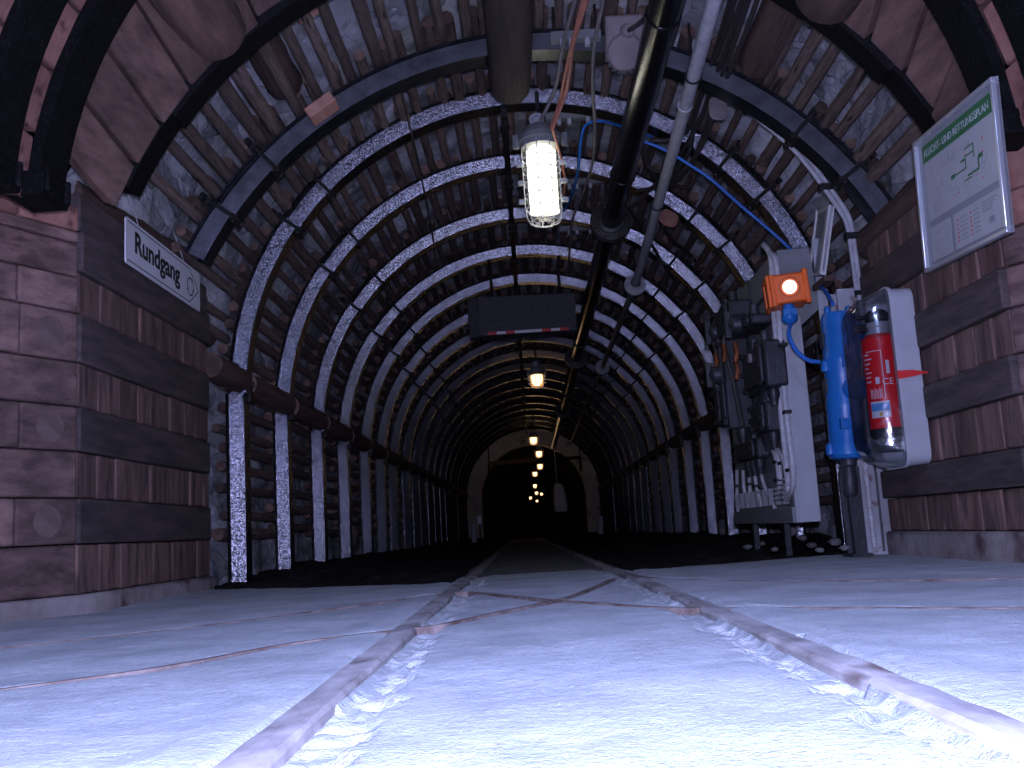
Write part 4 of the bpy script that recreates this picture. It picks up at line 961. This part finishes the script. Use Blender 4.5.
mb = MB(); p0 = cb; mb.lathe([(0.032,0),(0.032,-0.02),(0.022,-0.03),(0.028,-0.06),(0.03,-0.13),(0.02,-0.145)],p0,axn,14); local(mb,bc).build('lower_spindle', m_dgrey, bc)
mb = MB(); mb.cyl(ca-axn*0.1+Vector((0.02,R0,0)),ca-axn*0.1+Vector((0.12,0.2,0)),0.016,8); mb.cyl(cb+axn*0.15+Vector((0.02,R0,0)),cb+axn*0.15+Vector((0.14,0.2,0)),0.016,8); local(mb,bc).build('wall_bracket', m_dgrey, bc)
# ------------------------------------------------------------------ extinguisher cabinet and extinguisher
cz0, cz1 = 0.335, 0.985
cab = thing('extinguisher_cabinet', 'grey backed clear plastic extinguisher cabinet on the right pier', 'cabinet', (1.44,3.70,cz0))
def rounded_yz(yc, zc, w, h, r):
    P=[]
    for cy,cz,g0 in ((w/2-r,h/2-r,0),(-w/2+r,h/2-r,90),(-w/2+r,-h/2+r,180),(w/2-r,-h/2+r,270)):
        for k in range(6): g=math.radians(g0+18*k); P.append((yc+cy+r*math.cos(g), zc+cz+r*math.sin(g)))
    return P
yc, zc, cw, chh = 3.71, (cz0+cz1)/2, 0.24, cz1-cz0
def shell_yz(levels, name, m, cap_first=True, cap_last=True, bevel=0):
    mb = MB(); vs=[]; n=24
    for x,w,h,r in levels:
        for y,z in rounded_yz(yc,zc,w,h,r): vs.append((x,y,z))
    k=len(levels); fs=[(i*n+j,i*n+(j+1)%n,(i+1)*n+(j+1)%n,(i+1)*n+j) for i in range(k-1) for j in range(n)]
    if cap_first: fs.append(tuple(range(n)))
    if cap_last: fs.append(tuple((k-1)*n+j for j in range(n)))
    mb.add(vs,fs); return local(mb,cab).build(name,m,cab)
shell_yz([(1.448,cw-.03,chh-.03,.03),(1.44,cw,chh,.04),(1.365,cw+.005,chh+.005,.045),(1.362,cw+.022,chh+.02,.05),(1.35,cw+.022,chh+.02,.05),(1.35,cw-.03,chh-.03,.03),(1.42,cw-.04,chh-.04,.03)],'back_tray',m_light)
shell_yz([(1.35,cw+.012,chh+.012,.05),(1.32,cw,chh-.01,.06),(1.26,cw-.03,chh-.06,.06),(1.235,cw-.07,chh-.12,.06)],'clear_cover',m_clear,False,True)
mb = MB(); mb.hexa([(1.40,yc-cw/2-0.014,0.648),(1.345,yc-cw/2-0.014,0.642),(1.345,yc-cw/2-0.014,0.672),(1.40,yc-cw/2-0.014,0.672),(1.465,yc-cw/2-0.014,0.660)],(0,-0.006,0)); local(mb,cab).build('red_seal', m_oring, cab)
ex, ey = 1.345, 3.715
fe = thing('fire_extinguisher', 'red fire extinguisher inside the clear cabinet on the right pier', 'fire extinguisher', (ex,ey,cz0+0.055))
RE = 0.066
mb = MB(); mb.lathe([(RE,0.085),(RE,0.40),(RE*0.96,0.425),(RE*0.75,0.44),(0.03,0.448)],(0,0,0),(0,0,1),32); mb.build('cylinder', m_red, fe)
MB().lathe([(RE*0.7,0.0),(RE*1.01,0.006),(RE*1.01,0.085),(RE*0.98,0.088)],(0,0,0),(0,0,1),32).build('base_ring', m_ink, fe)
MB().lathe([(0.045,0.44),(0.045,0.465),(0.05,0.468),(0.05,0.485),(0.03,0.49)],(0,0,0),(0,0,1),24).build('neck', m_alu, fe)
mb = MB(); mb.lathe([(0.03,0.485),(0.042,0.495),(0.044,0.52),(0.03,0.535),(0.01,0.54)],(0,0,0),(0,0,1),24); mb.box((-0.06,0.0,0.47),(0.05,0.03,0.03)); mb.box((-0.05,0,0.51),(0.07,0.022,0.012)); mb.build('valve_head', m_ink, fe, bevel=0.003)
def wrap(x0,x1,z0,z1,m,name,parent=fe,rad=RE+0.0008):       # printed patch on the cylinder; x in metres of arc from the camera-facing line
    mb = MB(); n=8; vs=[]
    for i in range(n+1):
        g = -math.pi/2-0.33+ (x0+(x1-x0)*i/n)/RE
        for z in (z0,z1): vs.append((rad*math.cos(g),rad*math.sin(g),z))
    mb.add(vs,[(2*i,2*i+2,2*i+3,2*i+1) for i in range(n)]); return mb
def merge(lst,name,m,parent=fe):
    mb = MB()
    for q in lst: mb.add(q.v,q.f)
    return mb.build(name,m,parent)
merge([wrap(-0.062,0.012,0.125,0.185,m_white,'x')],'white_label',m_white)
merge([wrap(-0.060,0.010,0.150,0.178,None,'x',rad=RE+0.0014)],'blue_band',m_bluep)
merge([wrap(-0.028,-0.016,0.130,0.144,None,'x',rad=RE+0.0014)],'yellow_mark',m_yellow)
rd = random.Random(9); L_=[]
for k in range(7): L_.append(wrap(-0.075+0.002*rd.random(),-0.045+rd.uniform(-.01,.01),0.36-0.017*k,0.365-0.017*k,None,'x'))
for k in range(8): L_.append(wrap(-0.055+0.006*k,-0.0525+0.006*k,0.195,0.235-0.004*(k%3),None,'x'))
L_ += [wrap(-0.06,0.0,0.372,0.3745,None,'x'),wrap(-0.002,0.0005,0.20,0.372,None,'x'),wrap(-0.03,-0.015,0.25,0.275,None,'x'),wrap(0.012,0.024,0.285,0.335,None,'x')]
merge(L_,'white_print',m_white)
def wrap_text(body,size,x,z):
    c = bpy.data.curves.new('t','FONT'); c.body=body; c.size=size; t=bpy.data.objects.new('t',c); COL.objects.link(t)
    dg=bpy.context.evaluated_depsgraph_get(); me=bpy.data.meshes.new_from_object(t.evaluated_get(dg)); bpy.data.objects.remove(t)
    for v in me.vertices:
        g=-math.pi/2-0.33+(x+v.co.x)/RE; v.co=Vector(((RE+0.001)*math.cos(g),(RE+0.001)*math.sin(g),z+v.co.y))
    me.materials.clear(); me.materials.append(m_white); o=bpy.data.objects.new('ce_mark',me); COL.objects.link(o); o.parent=fe
wrap_text('CE',0.034,-0.006,0.245)
# ------------------------------------------------------------------ grey rust-spotted posts at the end of the right pier
def post(px0, px1, Y, z1, label, m=m_rpost, w=0.075):
    a = atY(px0,548,Y); t = thing('support_post', label, 'post', (a.x,Y,0.0), 'steel posts at the end of the right pier')
    lean = 0.0
    mb = MB(); mb.box((0,0,z1/2),(0.014,0.09,z1)); mb.build('web', m, t, bevel=0.002)
    for s in (-1,1):
        mb = MB(); mb.box((0.0+0.0,s*0.05,z1/2),(w,0.012,z1)); mb.build('flange', m, t, bevel=0.002)
    MB().box((0,0,0.006),(w+0.03,0.14,0.012)).build('foot_plate', m, t)
    return t
post(869,0,4.22,1.12,'grey steel post with rust spots below the extinguisher cabinet')
post(888,0,4.27,1.10,'pale grey steel post at the end of the right pier, right of the spotted one',w=0.06)
post(857,0,4.12,0.36,'short dark grey steel post under the spindle of the blue cylinder',m_dgrey,w=0.05)
# rusty threaded bolt beside
mb = MB(); c = atY(866,470,4.1)
mb.tube([(c.x,4.1,0.03),(c.x-0.005,4.1,0.62)],0.009,8)
for k in range(40): mb.ring((c.x,4.1,0.05+0.014*k),(0,0,1),0.0095,0.003,8,5)
tag(mb.build('threaded_rod', m_galv),'shiny threaded rod between the blue cylinder and the spotted post','rod')
# ------------------------------------------------------------------ hanging clearance box with red and white edge
q0 = atY(480,336,7.85); q1 = atY(577,330,7.85); q2 = atY(575,292,7.85); q3 = atY(477,297,7.85)
tr = thing('clearance_board', 'dark grey box board with red and white lower edge hung across the roof', 'board', q0)
d_ = Vector((0,0.22,0))
mb = MB(); mb.hexa([q0,q1,q2,q3],d_); local(mb,tr).build('box', m_cbox, tr, bevel=0.01)
L0 = q0-Vector((0.085,-0.06,-0.0)); mb = MB(); mb.hexa([L0,q0,q3,L0+(q3-q0)],d_*0.7); local(mb,tr).build('end_wing', m_cbox, tr, bevel=0.006)
n8 = 9
mw, mr_ = MB(), MB()
for k in range(n8):
    e0 = q0.lerp(q1,0.08+0.84*k/n8); e1 = q0.lerp(q1,0.08+0.84*(k+1)/n8); up3 = Vector((0,0,0.02))
    (mr_ if k%2==0 and k not in (4,) else mw).hexa([e0+Vector((0,-.006,.004)),e1+Vector((0,-.006,.004)),e1+Vector((0,-.006,.026)),e0+Vector((0,-.006,.026))],(0,0.005,0))
local(mw,tr).build('white_stripe', m_white, tr); local(mr_,tr).build('red_stripe', m_oring, tr)
mb = MB()
for t_ in (0.15,0.85):
    c = q3.lerp(q2,t_)+Vector((0,0.1,-0.02)); mb.cyl(c,c+Vector((0,0,2.40-c.z-0.06*abs(t_-0.5))),0.012,8)
local(mb,tr).build('hanger', m_clamp, tr)
# ------------------------------------------------------------------ far end: pale portal ring, bar, cloth, posts
PYr = 23.1
mb = MB(); n=48; vs=[]
for i in range(n+1):
    u = i/n; p, d = shell_pt(u,0.0); pin = p-d*0.24-Vector((0,0,0)); pout = p+d*0.35
    for pp in (pin,pout):
        for y in (PYr,PYr+0.5): vs.append((pp.x,y,pp.z))
fs=[]
for i in range(n):
    a=i*4; b=a+4; fs += [(a,a+2,b+2,b),(a+1,b+1,b+3,a+3),(a,b,b+1,a+1),(a+2,a+3,b+3,b+2)]
mb.add(vs,fs); struct(mb.build('trim_1', m_plaster))
mb = MB(); vs=[]
for i in range(n+1):
    p,d = shell_pt(i/n,-0.12)
    for y in (PYr+0.5, 75.0): vs.append((p.x,y,p.z))
mb.add(vs,[(2*i,2*i+2,2*i+3,2*i+1) for i in range(n)]); struct(mb.build('wall_far', m_gravel))
struct(MB().box((0,50,-0.1),(4,53,0.1)).build('floor_far', m_gravel))
bp = thing('gauge_bar','reddish horizontal bar across the far portal below the lamps','bar',atY(535,460,21.5))
a=atY(489,463.5,21.5); b=atY(537,460,21.5); c=atY(580,457.5,21.5)
mb=MB(); mb.tube([a,b],0.045,8); local(mb,bp).build('red_bar', m_oboard, bp)
mb=MB(); mb.tube([b,c],0.035,8); mb.tube([a,a-Vector((0,0,0.22))],0.03,8); mb.tube([a,Vector((a.x,21.5,2.3))],0.015,6); mb.tube([c,c-Vector((0,0,0.3))],0.03,8); mb.tube([c,Vector((c.x,21.5,2.2))],0.015,6); local(mb,bp).build('dark_bar', m_clamp, bp)
# pale cloth deep in the passage
mb=MB(); vs=[]; prof=[(484,554.5,561),(487,553.5,563.5),(493,553,565.5),(500,553.2,567),(507,554,568),(512,554.5,568)]
nn_=10
for y,xl,xr in prof:
    l=atY(xl,y,20.5); r=atY(xr,y,20.5); cx_=(l.x+r.x)/2; hw=(r.x-l.x)/2
    for k in range(nn_): g=2*math.pi*k/nn_; vs.append((cx_+hw*math.cos(g), 20.5+0.10*math.sin(g)+0.02*math.sin(3*g), l.z))
fs=[(i*nn_+j,i*nn_+(j+1)%nn_,(i+1)*nn_+(j+1)%nn_,(i+1)*nn_+j) for i in range(len(prof)-1) for j in range(nn_)]+[tuple(range(nn_)),tuple((len(prof)-1)*nn_+j for j in range(nn_))]
mb.add(vs,fs)
top=atY(557,484,20.5); mb.tube([top,Vector((top.x-0.02,20.5,2.1))],0.008,5)
tag(mb.build('hanging_cloth', m_tarp),'pale tapering cloth hanging right of the deep lamps in the passage','cloth')
def marker(x,y0,y1,Y,label):
    a=atY(x,y1,Y); b=atY(x,y0,Y); mb=MB(); mb.tube([(a.x,Y,-0.02),(b.x,Y,b.z-0.03),(b.x,Y,b.z)],[0.045,0.045,0.03],10); tag(mb.build('marker_post',m_tarp),label,'post','pale marker posts before the portal')
marker(474,524,538,17.0,'small pale marker post at the left foot of the portal'); marker(600.5,516,530,17.0,'small pale marker post at the right of the passage')
a=atY(479.5,520,18.5); t=thing('reflector_sign','small bright reflector plate beside the left marker post','reflector',a)
MB().box((0,0,0),(0.06,0.01,0.16)).build('plate', m_reflect, t); MB().cyl((0,0.02,-0.02-a.z),(0,0.02,0.08),0.012,6).build('stake', m_clamp, t)
# ------------------------------------------------------------------ loose stones at the foot of the panel
rd = random.Random(21)
stone_px = [(792,531,0.055),(787,541,0.03),(803,536,0.035),(762,541,0.03),(748,545,0.03),(835,541,0.045),(845,546,0.03),(820,548,0.025),(775,547,0.025),(812,543,0.03)]
sl = ['largest grey stone under the bottom edge of the panel','small grey stone below the largest one under the panel','stone right of the largest one under the panel','small stone under the middle of the panel','stone under the left corner of the panel','flat stone on the gravel below the blue cylinder','small stone on the gravel near the short dark post','small stone at the concrete edge right of the panel','small stone at the concrete edge under the panel','small stone below the right corner of the panel']
for (x,y,r),lb in zip(stone_px,sl):
    p = atZ(x,y+4,0.03); 
    if p.y > 5.6: p = atY(x,y+4,4.9+rd.random()*0.4)
    mb = MB(); vs=[]; 
    for i in range(5):
        ph=-math.pi/2+math.pi*i/4
        for j in range(8):
            g=2*math.pi*j/8; k=r*0.62*rd.uniform(.75,1.15); vs.append((k*1.3*math.cos(ph)*math.cos(g)+1e-4*j,k*math.cos(ph)*math.sin(g),k*0.7*math.sin(ph)))
    mb.add(vs,[(i*8+j,i*8+(j+1)%8,(i+1)*8+(j+1)%8,(i+1)*8+j) for i in range(4) for j in range(8)])
    tag(mb.build('stone', m_stone, loc=(p.x,p.y,max(p.z,0.02)+r*0.3), smooth=60),lb,'stone','loose stones under the panel')

# ------------------------------------------------------------------ loose pieces of one kind become parts of their own; details hang under the part they belong to
def clusters(me):
    n = len(me.vertices); p = list(range(n))
    def f(i):
        while p[i] != i: p[i] = p[p[i]]; i = p[i]
        return i
    for e in me.edges:
        a, b = f(e.vertices[0]), f(e.vertices[1])
        if a != b: p[a] = b
    isl = {}
    for i in range(n): isl.setdefault(f(i), []).append(i)
    bx = []
    for k, v in isl.items():
        co = [me.vertices[i].co for i in v]
        bx.append([[min(c[j] for c in co)-.003 for j in range(3)],[max(c[j] for c in co)+.003 for j in range(3)],set(v)])
    done = False
    while not done:
        done = True
        for i in range(len(bx)):
            for j in range(i+1, len(bx)):
                A, B = bx[i], bx[j]
                if all(A[0][k] <= B[1][k] and B[0][k] <= A[1][k] for k in range(3)):
                    bx[i] = [[min(A[0][k],B[0][k]) for k in range(3)],[max(A[1][k],B[1][k]) for k in range(3)],A[2]|B[2]]; del bx[j]; done = False; break
            if not done: break
    return [b[2] for b in bx]
KEEP = ('lettering','header_lettering','border','round_arrow','red_marks','plan_lines','green_route','white_print','hole_ring','legend_sheet','ce_mark','crown_segment')
for o in list(bpy.data.objects):
    if o.type != 'MESH' or o.parent is None or o.data.users > 1 or o.name.split('.')[0] in KEEP or len(o.data.vertices) > 4000: continue
    cl = clusters(o.data)
    if len(cl) < 2: continue
    me = o.data; base = o.name.split('.')[0]
    for ci, vs in enumerate(cl):
        ids = sorted(vs); mp = {v:i for i,v in enumerate(ids)}
        nm = bpy.data.meshes.new(base); nm.from_pydata([tuple(me.vertices[i].co) for i in ids], [], [[mp[v] for v in p.vertices] for p in me.polygons if p.vertices[0] in vs])
        for m in me.materials: nm.materials.append(m)
        nm.update(); nm.shade_smooth(); nm.set_sharp_from_angle(angle=math.radians(35))
        if ci == 0: o.data = nm
        else:
            c = o.copy(); c.data = nm; COL.objects.link(c)
UNDER = {'cap_bolt':'end_cap','gland_ring':'cable_gland','guard_lug':'wire_guard','dial':'cover','bolt':'cover','switch_handle':'cover','white_label':'cylinder','blue_band':'cylinder','yellow_mark':'cylinder','white_print':'cylinder','ce_mark':'cylinder',
         'header_lettering':'green_header','green_route':'plan_sheet','red_marks':'plan_sheet','plan_lines':'plan_sheet','lettering':'panel','border':'panel','round_arrow':'panel','lid_bolt':'round_lid','cable_stub':'cable_gland','lens':'housing','hole_ring':'housing','side_frame':'side_window','cable_clip':'back_plate','white_stripe':'box','red_stripe':'box'}
by = {}
for o in bpy.data.objects:
    if o.parent is not None and o.type == 'MESH': by.setdefault((o.parent.name, o.name.split('.')[0]), o)
for o in list(bpy.data.objects):
    b = o.name.split('.')[0]
    if o.parent is not None and o.type == 'MESH' and b in UNDER and o.parent.type == 'EMPTY':
        q = by.get((o.parent.name, UNDER[b]))
        if q is not None and q is not o and q.matrix_basis == Matrix.Identity(4): o.parent = q
